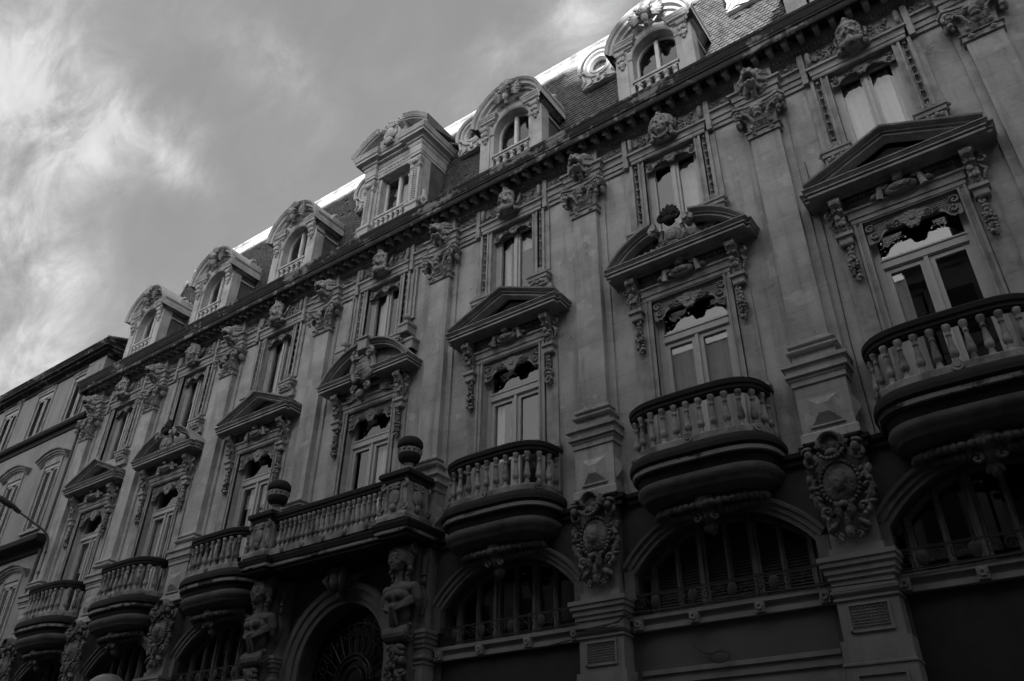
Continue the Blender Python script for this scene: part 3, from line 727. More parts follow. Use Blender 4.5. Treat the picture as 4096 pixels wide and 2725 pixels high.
# ---- french window surrounds with pediments
def door_surround(kind):
    m = MB()
    wb = 1.12
    for s in (-1, 1):
        a, b = sorted((s*.80, s*.95)); m.box(a, b, -.05, 0, 7.6, 11.66); a, b = sorted((s*.80, s*.84)); m.box(a, b, -.08, 0, 7.6, 11.62); a, b = sorted((s*.90, s*.95)); m.box(a, b, -.08, 0, 7.6, 11.62)
        a, b = sorted((s*.97, s*1.28)); m.box(a, b, -.04, 0, 7.6, 12.2)
        x = s*1.12
        m.mould([(x-.13, 0), (x-.13, -.20), (x+.13, -.20), (x+.13, 0)], prof((-.06, 11.18), (-.02, 11.22), (-.02, 11.30), (.03, 11.36, 'v'), (.03, 11.43), (-.1, 11.46)), cap=False)
        m.box(x-.12, x+.12, -.17, 0, 11.2, 11.44)
    m.mould([(-.95, 0), (-.95, -.07), (.95, -.07), (.95, 0)], prof((0, 11.62), (.02, 11.63), (.02, 11.72), (.045, 11.73), (.045, 11.80), (.09, 11.88, 'v'), (.09, 11.93), (-.02, 11.94)), cap=False)
    m.box(-.95, .95, -.07, 0, 11.6, 12.3)
    for k in range(26):
        m.box(-.93+.072*k, -.93+.072*k+.04, -.14, -.07, 12.13, 12.19)
    # horizontal cornice broken forward over the brackets
    CP = prof((0, 12.18), (.04, 12.19), (.06, 12.23, 'v'), (.30, 12.24), (.30, 12.29), (.27, 12.295), (.27, 12.315), (.33, 12.32), (.33, 12.35), (.31, 12.355), (.31, 12.37), (.37, 12.42, 'o'), (.37, 12.44), (0, 12.46), (-.24, 12.46))
    wide = 1.02
    if kind == 'full':
        p1 = [(-1.30, 0), (-1.30, -.20), (-.72, -.20), (-.72, -.08), (-.40, -.08)]; p2 = [(-x, y) for x, y in p1][::-1]
        m.mould(p1, CP); m.mould(p2, CP)
    else:
        m.mould([(-1.30, 0), (-1.30, -.10), (-1.22, -.10), (-1.22, -.22), (1.22, -.22), (1.22, -.10), (1.30, -.10), (1.30, 0)], CP, cap=False)
    RK = prof((0, .0), (0, .22), (.045, .22), (.045, .19), (.06, .19), (.06, .27), (.08, .27), (.08, .25), (.095, .26), (.125, .36, 'o'), (.16, .37), (.16, 0))
    RKb = [(0, -.35)]+RK+[(.15, -.35)]
    y = -.20
    if kind == 'tri':
        pth = [(-1.50, 12.43), (0, 13.08), (1.50, 12.43)]
        m.xz(pth, RK, y); m.add([(-1.45, -.05, 12.42), (1.45, -.05, 12.42), (0, -.05, 13.08)], [(0, 1, 2)])
        m.xz([(-1.5, 12.43), (0, 13.08), (1.5, 12.43)], [(.0, -.2), (.15, -.2), (.15, .1), (.0, .1)], y)
        for k in range(9): m.ell((-.28+.07*k, -.07, 12.66), (.03, .02, .04), n=6, m=4)
    elif kind == 'seg':
        R = 1.78; cz = 13.12-R; a = math.degrees(math.asin(1.48/R))
        for s in (-1, 1):
            pth = arc(0, cz, R, 90+a, 90+13, 12) if s < 0 else arc(0, cz, R, 90-13, 90-a, 12)
            m.xz(pth, RK, y); m.xz(pth, [(.0, -.2), (.15, -.2), (.15, .1), (.0, .1)], y)
            m.volute((s*.36, -.50, 13.0), .17, 1.3, .36, -s, PI/2+s*.2); m.tube([(s*.36, -.30, 13.0), (s*.36, -.62, 13.0)], .07, 10)
        pts = arc(0, cz, R, 90+a, 90-a, 16); n = len(pts)
        m.add([(px, -.08, pz) for px, pz in pts]+[(px, -.08, 12.42) for px, pz in pts], [(i, i+1, n+i+1, n+i) for i in range(n-1)])
    else:
        R = 1.66; cz = 13.22-R; a = math.degrees(math.asin(1.48/R))
        pth = arc(0, cz, R, 90+a, 90-a, 22)
        m.xz(pth, RK, y); m.xz(pth, [(.0, -.2), (.15, -.2), (.15, .1), (.0, .1)], y)
        pts = pth; n = len(pts)
        m.add([(px, -.14, pz) for px, pz in pts]+[(px, -.14, 12.42) for px, pz in pts], [(i, i+1, n+i+1, n+i) for i in range(n-1)])
        m.box(-.16, .16, -.62, -.2, 13.06, 13.42); m.box(-.20, .20, -.66, -.2, 13.38, 13.44)
    D = m.build({'tri': 'triangular_pediment', 'seg': 'segmental_pediment', 'full': 'arched_pediment'}[kind], M['stone'], BLD)
    # brackets and garlands
    for s in (-1, 1):
        x = s*1.12; k = MB()
        k.tube([(x-.10, -.30, 12.06), (x+.10, -.30, 12.06)], .10, 12); k.box(x-.10, x+.10, -.34, 0, 12.04, 12.2)
        k.sheet([[(x-.09, 0, 12.1), (x-.09, -.34, 12.1), (x-.09, -.33, 11.95), (x-.09, -.20, 11.80), (x-.09, -.13, 11.60), (x-.09, -.16, 11.48), (x-.09, 0, 11.44)],
                 [(x+.09, 0, 12.1), (x+.09, -.34, 12.1), (x+.09, -.33, 11.95), (x+.09, -.20, 11.80), (x+.09, -.13, 11.60), (x+.09, -.16, 11.48), (x+.09, 0, 11.44)]], True)
        for q in range(5): k.box(x-.05+.02*q, x-.04+.02*q, -.41, -.30, 12.0, 12.1)
        for q in range(3): k.leaf((x, 0, 11.50+.10*q), .14, .10, PI/2+(q-1)*.4, -.17-.05*q)
        k.volute((x+s*.17, -.16, 11.95), .10, 1.3, .35, -s, PI/2); k.tube([(x+s*.12, -.12, 11.86), (x+s*.20, -.12, 11.74), (x+s*.12, -.10, 11.58)], [.04, .045, .02], 6)
        for q in range(6): k.ell((x-.06+.06*(q % 3), -.24+.03*(q//3), 11.62+.10*(q//3)), (.035, .04, .05), n=6, m=4)
        for q in (-1, 1): k.volute((x+q*.07, -.30, 11.90), .055, 1.2, .4, q, PI/2)
        k.build('bracket', M['carved'], D, smooth=False)
        g = MB(); x = s*1.10; rr = random.Random(5+s)
        g.volute((x, -.12, 11.12), .08, 1.2, .36, s, PI/2); g.ell((x, -.11, 11.0), (.07, .07, .05)); g.lathe([(.05, .06), (.06, 0), (.05, -.05)], (x, -.11, 10.92), 8)
        for z, wd, nn_ in ((10.84, .07, 6), (10.76, .085, 8), (10.68, .08, 8), (10.61, .06, 5), (10.54, .075, 8), (10.47, .06, 6), (10.42, .035, 3)):
            for q in range(nn_):
                g.ell((x+rr.uniform(-wd, wd), -.08-rr.uniform(0, .08), z+rr.uniform(-.03, .03)), rr.uniform(.025, .042), n=6, m=5)
        g.tube([(x, -.05, 11.1), (x, -.05, 10.45)], .045, 6)
        g.build('garland', M['carved'], D, smooth=True)
    c = MB()
    if kind in ('tri', 'seg'):      # small cartouche hanging on the frieze, with end tubes
        c.ell((0, -.20, 11.98), (.30, .10, .13), n=14, m=8); c.ell((0, -.28, 11.98), (.20, .06, .075), n=12, m=8)
        for s in (-1, 1):
            c.tube([(s*.38, -.22, 11.84), (s*.34, -.25, 12.10)], [.065, .05], 9); c.ell((s*.46, -.18, 11.98), (.10, .07, .06), (0, s*.5, 0)); c.volute((s*.27, -.26, 12.08), .08, 1.2, .4, s, 0)
            c.xz([(s*.78-.12, 11.98), (s*.78+.12, 11.98)], [(0, 0), (0, .03), (.03, .03), (.03, 0)], -.07); c.ell((s*.66, -.09, 12.02), (.03, .03, .06)); c.ell((s*.90, -.09, 12.0), (.03, .03, .08))
        c.tube([(-.08, -.30, 12.20), (.10, -.30, 12.20)], .07, 8); c.ell((0, -.30, 12.12), (.10, .07, .05))
    else:
        c.ell((0, -.42, 12.50), (.30, .17, .42), n=18, m=12); c.ell((0, -.53, 12.48), (.20, .09, .27), n=16, m=10)
        for s in (-1, 1):
            c.volute((s*.25, -.55, 12.92), .18, 1.4, .33, -s, PI/2); c.tube([(s*.30, -.48, 12.86), (s*.38, -.46, 12.6), (s*.32, -.46, 12.3), (s*.14, -.5, 12.1)], [.07, .09, .07, .08], 8)
            c.volute((s*.20, -.48, 11.98), .15, 1.3, .36, s, -PI/2)
            for k in range(6): c.leaf((s*.34, 0, 12.05-.02*k), .52, .07, (PI/2-s*(1.15+.13*k)), -.16, th=.5)
            for k in range(5): c.leaf((s*.50, 0, 12.55), .30+.05*k, .09, (PI/2-s*(.3+.26*k)), -.22, th=.6)
        for k in range(7): c.ell((-.15+.05*k, -.66, 12.76-.03*math.sin(PI*k/6)), .035, n=6, m=5)
        for k in range(16):
            a = k*2.4; c.ell((.11*math.cos(a)*(.3+k/16), -.61, 12.46+.18*math.sin(a)*(.3+k/16)), (.03, .02, .04), (0, a, 0), n=6, m=4)
        c.ell((0, -.46, 11.78), (.13, .10, .14)); c.leaf((0, 0, 11.82), .24, .16, -PI/2, -.34); c.ell((0, -.58, 12.16), (.08, .07, .05))
    c.build('cartouche', M['carved'], D, smooth=True)
    if kind == 'seg':
        h = MB()
        for k in range(7): h.leaf((0, 0, 13.22), .36-.03*abs(k-3), .11, PI*(.16+.113*k), -.52, th=.6)
        h.volute((-.13, -.56, 13.18), .13, 1.3, .38, 1, PI/2); h.volute((.15, -.56, 13.16), .13, 1.3, .38, -1, PI/2); h.ell((0, -.52, 13.12), (.14, .12, .12))
        h.build('shell_crest', M['black'], D, smooth=True)
        t = MB(); t.ell((0, -.40, 12.76), (.20, .13, .24), n=16, m=10); t.ell((0, -.50, 12.76), (.14, .07, .17), n=14, m=8)
        for s in (-1, 1):
            t.tube([(s*.22, -.42, 12.98), (s*.27, -.42, 12.76), (s*.18, -.44, 12.56)], [.05, .06, .06], 7)
            for k in range(5): t.ell((s*(.36+.14*k), -.32, 12.62-.025*k), (.08, .07, .09-.01*k)); t.leaf((s*(.34+.15*k), 0, 12.56), .2-.02*k, .08, PI/2-s*.5, -.32, th=.7)
            t.volute((s*.34, -.40, 12.60), .09, 1.2, .36, s, PI/2)
        t.ell((0, -.46, 12.54), (.16, .08, .05))
        t.build('tympanum_carving', M['carved'], D, smooth=True)
    return D
DT = door_surround('tri'); DT.location.x = BC[4]
DS = door_surround('seg'); DS.location.x = BC[5]
DF = door_surround('full'); DF.location.x = BC[3]
for i in (0, 2, 6): copy_part(DT, BLD, (BC[i], 0, 0))
copy_part(DS, BLD, (BC[1], 0, 0))

# ---- balconies
def bowed(h, d, n=40, ex=.50, ey=.62):
    p = []
    for i in range(n+1):
        t = PI*i/n; c, s = math.cos(t), max(0, math.sin(t)); p.append((-h*math.copysign(abs(c)**ex, c), -d*s**ey))
    # resample evenly
    L = [0]
    for a, b in zip(p, p[1:]): L.append(L[-1]+math.hypot(b[0]-a[0], b[1]-a[1]))
    q = []
    for i in range(n+1):
        t = L[-1]*i/n; j = max(k for k in range(len(L)) if L[k] <= t+1e-9); j = min(j, n-1); u = (t-L[j])/max(1e-9, L[j+1]-L[j])
        q.append((p[j][0]+(p[j+1][0]-p[j][0])*u, p[j][1]+(p[j+1][1]-p[j][1])*u))
    return q, L[-1]
BAL = [(.062, .0), (.062, .035), (.045, .05), (.05, .08), (.035, .11), (.036, .13), (.06, .16), (.068, .20), (.068, .245), (.056, .26), (.058, .30), (.046, .38), (.036, .46), (.034, .52), (.046, .53), (.046, .555), (.034, .57), (.036, .60), (.056, .64), (.066, .68), (.066, .72)]
bal_me = MB().lathe(BAL, n=10).mesh('baluster', True); bal_me.materials.append(M['mottle'])
def put(me, name, parent, loc, scale=None, rz=0):
    o = bpy.data.objects.new(name, me); COL.objects.link(o); o.parent = parent; o.location = loc; o.rotation_euler.z = rz
    if scale: o.scale = scale
    return o
RAIL = prof((-.08, 8.62), (.04, 8.62), (.05, 8.65), (.07, 8.66), (.07, 8.70), (.10, 8.74, 'v'), (.11, 8.82), (.07, 8.86), (-.09, 8.87), (-.09, 8.62))
def balcony():
    path, ln = bowed(1.24, .80)
    m = MB()
    m.mould(path, prof((.0, 7.80), (.12, 7.79), (.15, 7.74), (.17, 7.68), (.17, 7.60), (.12, 7.56), (.12, 7.54)), cap=False)
    m.add([(x, y, 7.80) for x, y in path], [tuple(range(len(path)))])
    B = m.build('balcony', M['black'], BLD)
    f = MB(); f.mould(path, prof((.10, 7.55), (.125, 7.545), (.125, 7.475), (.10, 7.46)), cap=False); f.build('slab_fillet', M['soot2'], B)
    u = MB(); u.mould(path, prof((.10, 7.47), (.04, 7.42, 'v'), (.0, 7.30)), cap=False); u.build('slab_cavetto', M['black'], B)
    d = MB(); d.mould(path, prof((-.02, 7.31), (.02, 7.29), (.05, 7.24), (.05, 7.18), (.01, 7.12), (-.05, 7.06), (-.05, 7.03), (-.10, 7.02), (-.20, 6.96), (-.32, 6.93)), cap=False)
    inner = []
    for i in range(len(path)):
        inner.append((path[i][0]*.72, path[i][1]*.62, 6.94))
    d.add(inner, [tuple(range(len(inner)))])
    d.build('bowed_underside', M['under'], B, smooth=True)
    r = MB(); r.mould(path, RAIL, cap=True); r.build('handrail', M['black'], B)
    p = MB(); p.mould(path, prof((-.10, 7.80), (-.10, 7.94), (.06, 7.94), (.075, 7.92), (.075, 7.80)), cap=True)
    for t in (.17, .5, .83):
        i = int(t*40); x, y = path[i]; a = math.atan2(path[i+1][1]-path[i-1][1], path[i+1][0]-path[i-1][0])
        q = MB().lathe([(0, .04), (.03, .05), (.05, .03), (.085, .035), (.085, 0)], n=14).T(Matrix.Translation((x+.085*math.sin(a), y-.085*math.cos(a), 7.88)) @ Matrix.Rotation(a, 4, 'Z') @ Matrix.Rotation(PI/2, 4, 'X')); p.join(q)
    p.build('plinth', M['mottle'], B)
    nb = 15
    for k in range(nb):
        t = (k+.5)/nb; i = t*40; j = int(i); u_ = i-j; x = path[j][0]+(path[j+1][0]-path[j][0])*u_; y = path[j][1]+(path[j+1][1]-path[j][1])*u_
        put(bal_me, 'baluster', B, (x, y, 7.93), (1, 1, .965), k*1.3)
    c = MB(); c.ell((0, -.42, 6.86), (.20, .20, .16), n=12, m=8); c.ell((0, -.36, 6.68), (.15, .15, .16)); c.ell((0, -.55, 6.78), (.08, .08, .07))
    for s in (-1, 1):
        c.tube([(s*.22, -.50, 6.90), (s*.24, -.34, 6.70)], [.075, .06], 9); c.volute((s*.17, -.46, 6.60), .11, 1.2, .36, s, PI/2)
        c.leaf((s*.05, 0, 6.6), .26, .12, -PI/2-s*.7, -.30, th=.7)
        for k in range(7): c.ell((s*(.34+.11*k), -.40+.03*k, 6.91-.012*k), (.07, .09, .055), (0, .3*k, 0), n=7, m=5)
    for k in range(5): c.leaf((0, 0, 6.95), .2, .08, PI*(.1+.2*k), -.5, th=.6)
    for k in range(24):
        t = PI*(.06+.88*k/23); c.ell((-.98*math.cos(t), -.15-.42*math.sin(t), 6.90-.10*math.sin(t)), (.08, .08, .06), (0, k, k), n=7, m=5); c.ell((-.80*math.cos(t), -.10-.30*math.sin(t), 6.84-.14*math.sin(t)), (.07, .08, .07), (k, 0, 0), n=6, m=4)
    c.leaf((0, 0, 6.62), .28, .18, -PI/2, -.26, th=.7); c.ell((0, -.3, 6.98), (.30, .2, .08))
    c.build('console', M['figure'], B, smooth=True)
    for s in (-1, 1):
        e = MB().mould([(s*1.24-.09, 0), (s*1.24-.09, -.12), (s*1.24+.09, -.12), (s*1.24+.09, 0)], prof((0, 7.9), (0, 8.86), (.02, 8.88), (.02, 8.92), (0, 8.94), (0, 8.98), (-.09, 8.99)), cap=False); e.build('end_post', M['stone'], B)
    return B
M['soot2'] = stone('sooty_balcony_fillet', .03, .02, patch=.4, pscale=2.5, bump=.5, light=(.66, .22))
BY = balcony(); BY.location.x = BC[4]
for i in (0, 1, 2, 5, 6): copy_part(BY, BLD, (BC[i], 0, 0))

# ---- middle balcony on two figures
CX = (PX[3]+PX[4])/2; PH = 2.20; DB = 1.05
m = MB(); BASEP = [(-PH-.42, 0), (-PH-.42, -DB-.06), (-PH+.42, -DB-.06), (-PH+.42, -DB+.1), (PH-.42, -DB+.1), (PH-.42, -DB-.06), (PH+.42, -DB-.06), (PH+.42, 0)]
m.mould(BASEP, prof((-.06, 7.36), (-.02, 7.37), (-.02, 7.42), (.03, 7.47, 'v'), (.03, 7.52), (.06, 7.53), (.10, 7.62, 'o'), (.10, 7.68), (.02, 7.70)), cap=False)
m.add([(x, y, 7.69) for x, y in BASEP], [tuple(range(8))]); m.add([(x*.985, y*.97, 7.37) for x, y in BASEP], [tuple(range(8))])
CB = m.build('balcony', M['black'], BLD, loc=(CX+.06, 0, 0))
m = MB(); m.mould(BASEP, prof((.028, 7.44), (.045, 7.46), (.045, 7.52), (.03, 7.53)), cap=False); m.build('slab_fillet', M['soot2'], CB)
m = MB(); m.box(-PH+.4, PH-.4, -DB-.02, -DB+.18, 7.70, 7.86)
for k in range(5):
    x = -1.35+k*.68; q = MB().lathe([(0, .04), (.03, .05), (.05, .03), (.07, .035), (.07, 0)], n=12).T(Matrix.Translation((x, -DB-.02, 7.78)) @ Matrix.Rotation(PI/2, 4, 'X')); m.join(q)
m.build('plinth', M['mottle'], CB)
m = MB(); m.mould([(-PH+.36, -DB+.08), (PH-.36, -DB+.08)], [(a, b-.10) for a, b in RAIL]); m.build('handrail', M['black'], CB)
for k in range(21): put(bal_me, 'baluster', CB, (-1.62+k*.162, -DB+.08, 7.85), (1, 1, .93), k)
def URN(s): return Matrix.Translation((s*PH, -DB+.26, 8.80)) @ Matrix.Diagonal((.86, .86, 1.17, 1)) @ Matrix.Translation((0, 0, -8.80))
def turned(prf, n=14): return MB().lathe(prf, n=n)
for s in (-1, 1):
    m = MB(); m.box(-.34, .34, -.34, .34, 7.70, 8.62); pp = [(-.34, .34), (-.34, -.34), (.34, -.34), (.34, .34), (-.34, .34)]
    m.mould(pp, prof((0, 7.70), (.07, 7.71), (.07, 7.80), (.02, 7.86, 'v'), (0, 7.88)), cap=False)
    for sx, sy in ((-1, -1), (1, -1), (-1, 1), (1, 1)):
        m.volute((sx*.33, sy*.36, 7.98), .11, 1.2, .38, sx, -PI/2); m.volute((sx*.30, sy*.36, 8.48), .10, 1.2, .38, -sx, PI/2)
    for k in range(4):
        a = k*PI/2; q = MB()
        q.ell((0, -.36, 8.22), (.15, .06, .19), n=10, m=7)
        for j in range(5): q.leaf((0, 0, 8.38), .17, .06, PI*(.1+.2*j), -.37, th=.6)
        for j in range(4): q.ell((-.12+.08*j, -.37, 8.50), (.045, .04, .05))
        q.box(-.22, -.18, -.36, -.33, 7.95, 8.5); q.box(.18, .22, -.36, -.33, 7.95, 8.5); q.ell((0, -.38, 7.98), (.08, .06, .09)); q.T(Matrix.Rotation(a, 4, 'Z')); m.join(q)
    m.T(Matrix.Translation((s*PH, -DB+.26, 0)))
    o = m.build('carved_pedestal', M['mottle'], CB)
    m = MB(); m.mould([(x+s*PH, y-DB+.26) for x, y in pp], prof((0, 8.56), (.03, 8.58), (.05, 8.66, 'v'), (.10, 8.70), (.10, 8.78), (.07, 8.82), (-.3, 8.84)), cap=False); m.build('pedestal_cap', M['black'], CB)
    m = turned([(.30, 8.80), (.31, 8.86), (.26, 8.92), (.20, 8.95), (.13, 8.98), (.12, 9.04), (.15, 9.07)], 18); m.T(URN(s)); m.build('urn_foot', M['mottle'], CB, smooth=True)
    m = turned([(.12, 9.05), (.17, 9.08), (.27, 9.14), (.30, 9.22), (.30, 9.27)], 18); m.T(URN(s))
    m2 = turned([(.28, 9.37), (.32, 9.38), (.345, 9.44), (.33, 9.52), (.25, 9.59), (.10, 9.62), (0, 9.625)], 18); m2.T(URN(s)); m.join(m2)
    u = m.build('urn', M['black'], CB, smooth=True)
    m = turned([(.30, 9.26), (.305, 9.30), (.29, 9.37)], 18)
    for k in range(14): a = 2*PI*k/14; m.ell((.30*math.cos(a), .30*math.sin(a), 9.32), (.04, .04, .04), n=6, m=4)
    m.T(URN(s)); m.build('urn_frieze', M['mottle'], u, smooth=True)
# side returns of the middle balcony
for s in (-1, 1):
    m = MB(); m.box(s*PH-.30, s*PH+.30, -.75, -.3, 7.70, 8.5) if False else None
# door soffit carving
m = MB()
for s in (-1, 1):
    m.volute((s*.30, -.35, 6.98), .17, 1.4, .34, s, PI/2); m.tube([(s*.14, -.4, 7.25), (s*.26, -.5, 7.0), (s*.12, -.34, 6.75)], [.07, .1, .06], 8); m.leaf((s*.1, 0, 7.0), .55, .16, PI/2-s*1.35, -.22, th=.6)
m.ell((0, -.42, 7.0), (.16, .18, .24)); m.ell((0, -.5, 7.22), (.12, .08, .07)); m.leaf((0, 0, 6.85), .3, .2, -PI/2, -.25, th=.7)
m.build('doorway_keystone', M['figure'], BLD, smooth=True, loc=(CX, 0, 0))

# ---- the two figures carrying it
def figure():
    f = MB()
    # face
    f.ell((0, -.62, 6.92), (.115, .13, .155), n=16, m=12); f.ell((0, -.66, 6.84), (.075, .09, .09)); f.ell((0, -.765, 6.905), (.017, .035, .045)); f.ell((0, -.78, 6.885), (.024, .022, .016))
    f.ell((0, -.745, 6.845), (.036, .022, .010)); f.ell((0, -.742, 6.828), (.030, .022, .010)); f.ell((0, -.725, 6.79), (.032, .03, .025)); f.ell((0, -.72, 7.0), (.085, .035, .04))
    for s in (-1, 1):
        f.ell((s*.045, -.735, 6.955), (.038, .02, .010), (0, s*.15, 0)); f.ell((s*.062, -.70, 6.875), (.035, .035, .035)); f.ell((s*.045, -.722, 6.932), (.020, .014, .010))
    for k in range(11):    # hair falling in curls
        a = PI*(-.1+1.2*k/10); f.ell((.125*math.cos(a), -.62, 6.96+.13*math.sin(a)), (.055, .09, .05)); f.ell((.155*math.cos(a), -.54, 6.97+.16*math.sin(a)), (.06, .08, .055))
    for s in (-1, 1):
        for k in range(6): f.ell((s*(.155+.02*math.sin(k*2)), -.56+.01*k, 6.88-.075*k), (.048, .06, .05))
    # neck, shoulders, chest
    f.tube([(0, -.58, 6.82), (0, -.57, 6.70), (0, -.55, 6.60)], [.07, .068, .10], 10)
    f.ell((0, -.50, 6.50), (.30, .16, .14), n=16, m=10); f.ell((0, -.52, 6.36), (.25, .17, .20), n=14, m=10); f.ell((0, -.46, 6.12), (.19, .14, .24), n=14, m=10); f.ell((0, -.40, 5.86), (.16, .13, .22), n=12, m=8)
    for s in (-1, 1):
        f.ell((s*.11, -.67, 6.36), (.088, .085, .085), n=12, m=9); f.ell((s*.29, -.50, 6.50), (.10, .11, .10), n=12, m=8)
        f.tube([(s*.31, -.50, 6.48), (s*.36, -.46, 6.30), (s*.34, -.42, 6.16)], [.09, .08, .05], 9)
    # scarf knotted below the breast
    for q in range(4): f.tube([(-.30, -.50, 6.36-.035*q), (-.2, -.62-.01*q, 6.24-.03*q), (0, -.655-.01*(q % 2), 6.20-.035*q), (.2, -.62-.01*q, 6.24-.03*q), (.30, -.50, 6.36-.035*q)], [.03, .035, .04, .035, .03], 8)
    f.ell((0, -.70, 6.16), (.06, .05, .05))
    for q in (-.07, -.02, .04): f.tube([(q*.4, -.70, 6.14), (q, -.64, 6.02), (q*1.3, -.58, 5.86)], [.03, .036, .022], 7)
    f.v = [(x*1.22, -.52+(y+.52)*1.22, 7.12+(z-7.12)*1.17) for x, y, z in f.v]
    f.v = [(x*k, -.6+(y+.6)*k, 6.62+(z-6.62)*k) if z > 6.62 else (x, y, z) for x, y, z in f.v for k in (1+.18*min(1, max(0, (z-6.62)/.06)),)]
    return remesh(f, .014, 1)
fig = figure()
def figure_base():
    g = MB()
    g.tube([(-.30, -.46, 5.52), (.30, -.46, 5.52)], .17, 14); 
    for s in (-1, 1): g.volute((s*.31, -.46, 5.52), .17, 1.5, .3, 1, PI/2, plane='yz')
    g.box(-.24, .24, -.40, 0, 3.4, 5.6); g.box(-.26, .26, -.34, 0, 5.6, 7.3)
    g.tube([(-.28, -.50, 7.20), (.28, -.50, 7.20)], .13, 12)
    for s in (-1, 1): g.volute((s*.29, -.50, 7.20), .14, 1.4, .3, 1, PI/2, plane='yz'); g.tube([(s*.34, -.2, 7.1), (s*.36, -.22, 6.7)], [.08, .06], 8); g.ell((s*.36, -.22, 6.6), (.06, .06, .09)); g.tube([(s*.30, -.2, 6.5), (s*.40, -.18, 6.2), (s*.34, -.2, 5.9)], [.05, .06, .04], 7)
    for k in range(26):
        r = random.Random(k); g.ell((r.uniform(-.22, .22), -.44-r.uniform(0, .08), r.uniform(4.2, 5.25)), r.uniform(.05, .085), n=7, m=5)
    g.volute((.16, -.5, 4.72), .13, 1.3, .36, 1, 0); g.volute((-.16, -.5, 4.72), .13, 1.3, .36, -1, PI)
    for k in range(5): g.leaf((0, 0, 5.30), .26, .12, -PI*(.1+.2*k), -.52, th=.6)
    for k in range(3): g.leaf((0, 0, 5.62), .26, .12, PI*(.35+.15*k), -.48, th=.6)
    return g
FIG = obj(fig, 'carved_woman', M['figure'], BLD, (CX-PH, -.12, 0)); figure_base().build('scroll_bracket', M['figure'], FIG, smooth=False)
F2 = copy_part(FIG, BLD, (CX+PH, -.12, 0))
for o in (FIG, F2): o.rotation_euler.z = 0

# ---- ground floor arches, entresol windows, rails, fascias
def archpath(b, off=0, n=20):
    H = 1.36 if b == 3 else ARCH_H; p = []
    if b == 3:
        p = [(-1.36, 4.3)]+arc(0, 5.25, 1.36, 180, 0, 22)+[(1.36, 4.3)]
    else:
        R = (ARCH_H**2+ARCH_R**2)/(2*ARCH_R); a = math.degrees(math.asin(ARCH_H/R)); p = arc(0, ARCH_S+ARCH_R-R, R, 90+a, 90-a, n)
    return p
ARV = [(-.02, 0), (-.02, .10), (.06, .10), (.07, .14), (.15, .14), (.17, .19), (.22, .20), (.24, .16), (.24, 0)]
for b in (0, 1, 2, 4, 5, 6, 7):
    c = BC[b] if b < 7 else PX[7]+2.16
    m = MB(); m.xz(archpath(b), ARV, 0.0)
    for s in (-1, 1): a, e = sorted((s*1.60, s*1.80)); m.box(a, e, -.13, .02, 5.55, 6.06)
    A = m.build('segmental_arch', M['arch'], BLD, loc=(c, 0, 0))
    m = MB()       # sill beam with rosettes
    m.mould([(-1.75, -.02), (1.75, -.02)], prof((-.3, 5.02), (.06, 5.02), (.06, 5.10), (.03, 5.11), (.03, 5.16), (.10, 5.20, 'v'), (.10, 5.27), (-.3, 5.29)))
    for x in (-1.58, -.56, .56, 1.58):
        m.box(x-.075, x+.075, -.17, 0, 5.03, 5.21)
        for k in range(7): a = 2*PI*k/7; m.ell((x+.04*math.cos(a), -.18, 5.12+.04*math.sin(a)), (.026, .02, .026), n=6, m=4)
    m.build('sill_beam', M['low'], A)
    m = MB()       # window frames: posts and stiles
    for x, wd in ((-1.42, .14), (-.93, .09), (-.47, .16), (0, .09), (.47, .16), (.93, .09), (1.42, .14)):
        m.box(x-wd/2, x+wd/2, .26, .36, 5.25, archz(min(1.6, abs(x)+wd/2), 0)-.005)
        m.tube([(x, .25, 5.3), (x, .25, archz(abs(x), 0)-.02)], wd*.28, 6)
    m.mould([(-1.6, .36), (1.6, .36)], [(0, 5.25), (.1, 5.25), (.1, 5.36), (0, 5.36)])
    m.xz(archpath(b), [(-.02, 0), (-.02, .12), (-.09, .12), (-.09, 0)], .38)
    F = m.build('entresol_window', M['dark_frame'], A)
    gaps = [(-1.35, -.975), (-.885, -.55), (-.39, -.045), (.045, .39), (.55, .885), (.975, 1.35)]
    if b == 5:
        m = MB()
        for g0, g1 in gaps:
            z = 5.38
            while z < archz(max(abs(g0), abs(g1)), 0)-.06:
                m.add([(g0, .31, z), (g1, .31, z), (g1, .345, z+.045), (g0, .345, z+.045)], [(0, 1, 2, 3)]); z += .052
        m.build('louvred_shutter', M['shutter_dark'], F)
    else: glass([(g0, g1, 5.36, archz(max(abs(g0), abs(g1)), 0)-.02) for g0, g1 in gaps], .33).build('glass_pane', M['glass'], F)
    m = MB()       # iron railing with scrolls
    for z in (5.30, 5.335, 5.60, 5.625): m.box(-1.62, 1.62, -.085, -.065, z, z+.014)
    k = 0; x = -1.50
    while x <= 1.5:
        if k % 3 == 1: m.ell((x, -.075, 5.475), (.09, .02, .125), n=10, m=6)
        else:
            for s in (1,):
                pts = [(x+.115*(1-t/16)*math.cos(t*.75), -.075, 5.475+.115*(1-t/16)*math.sin(t*.75)) for t in range(15)]; m.tube(pts, .011, 5)
        x += .232; k += 1
    for x in (-1.62, -.56, .56, 1.62): m.box(x-.012, x+.012, -.09, -.06, 5.28, 5.66)
    m.build('iron_railing', M['iron'], A)
    m = MB()
    if b in (5,):
        m.box(-1.62, 1.62, .02, .2, 4.40, 5.02); m.build('shop_fascia', M['panel'], A)
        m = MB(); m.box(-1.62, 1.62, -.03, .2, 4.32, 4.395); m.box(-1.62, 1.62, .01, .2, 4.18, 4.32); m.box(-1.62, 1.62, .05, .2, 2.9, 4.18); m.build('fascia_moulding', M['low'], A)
    else: m.box(-1.62, 1.62, .04, .2, 3.6, 5.02); m.build('shop_fascia', M['panel_dark'], A)
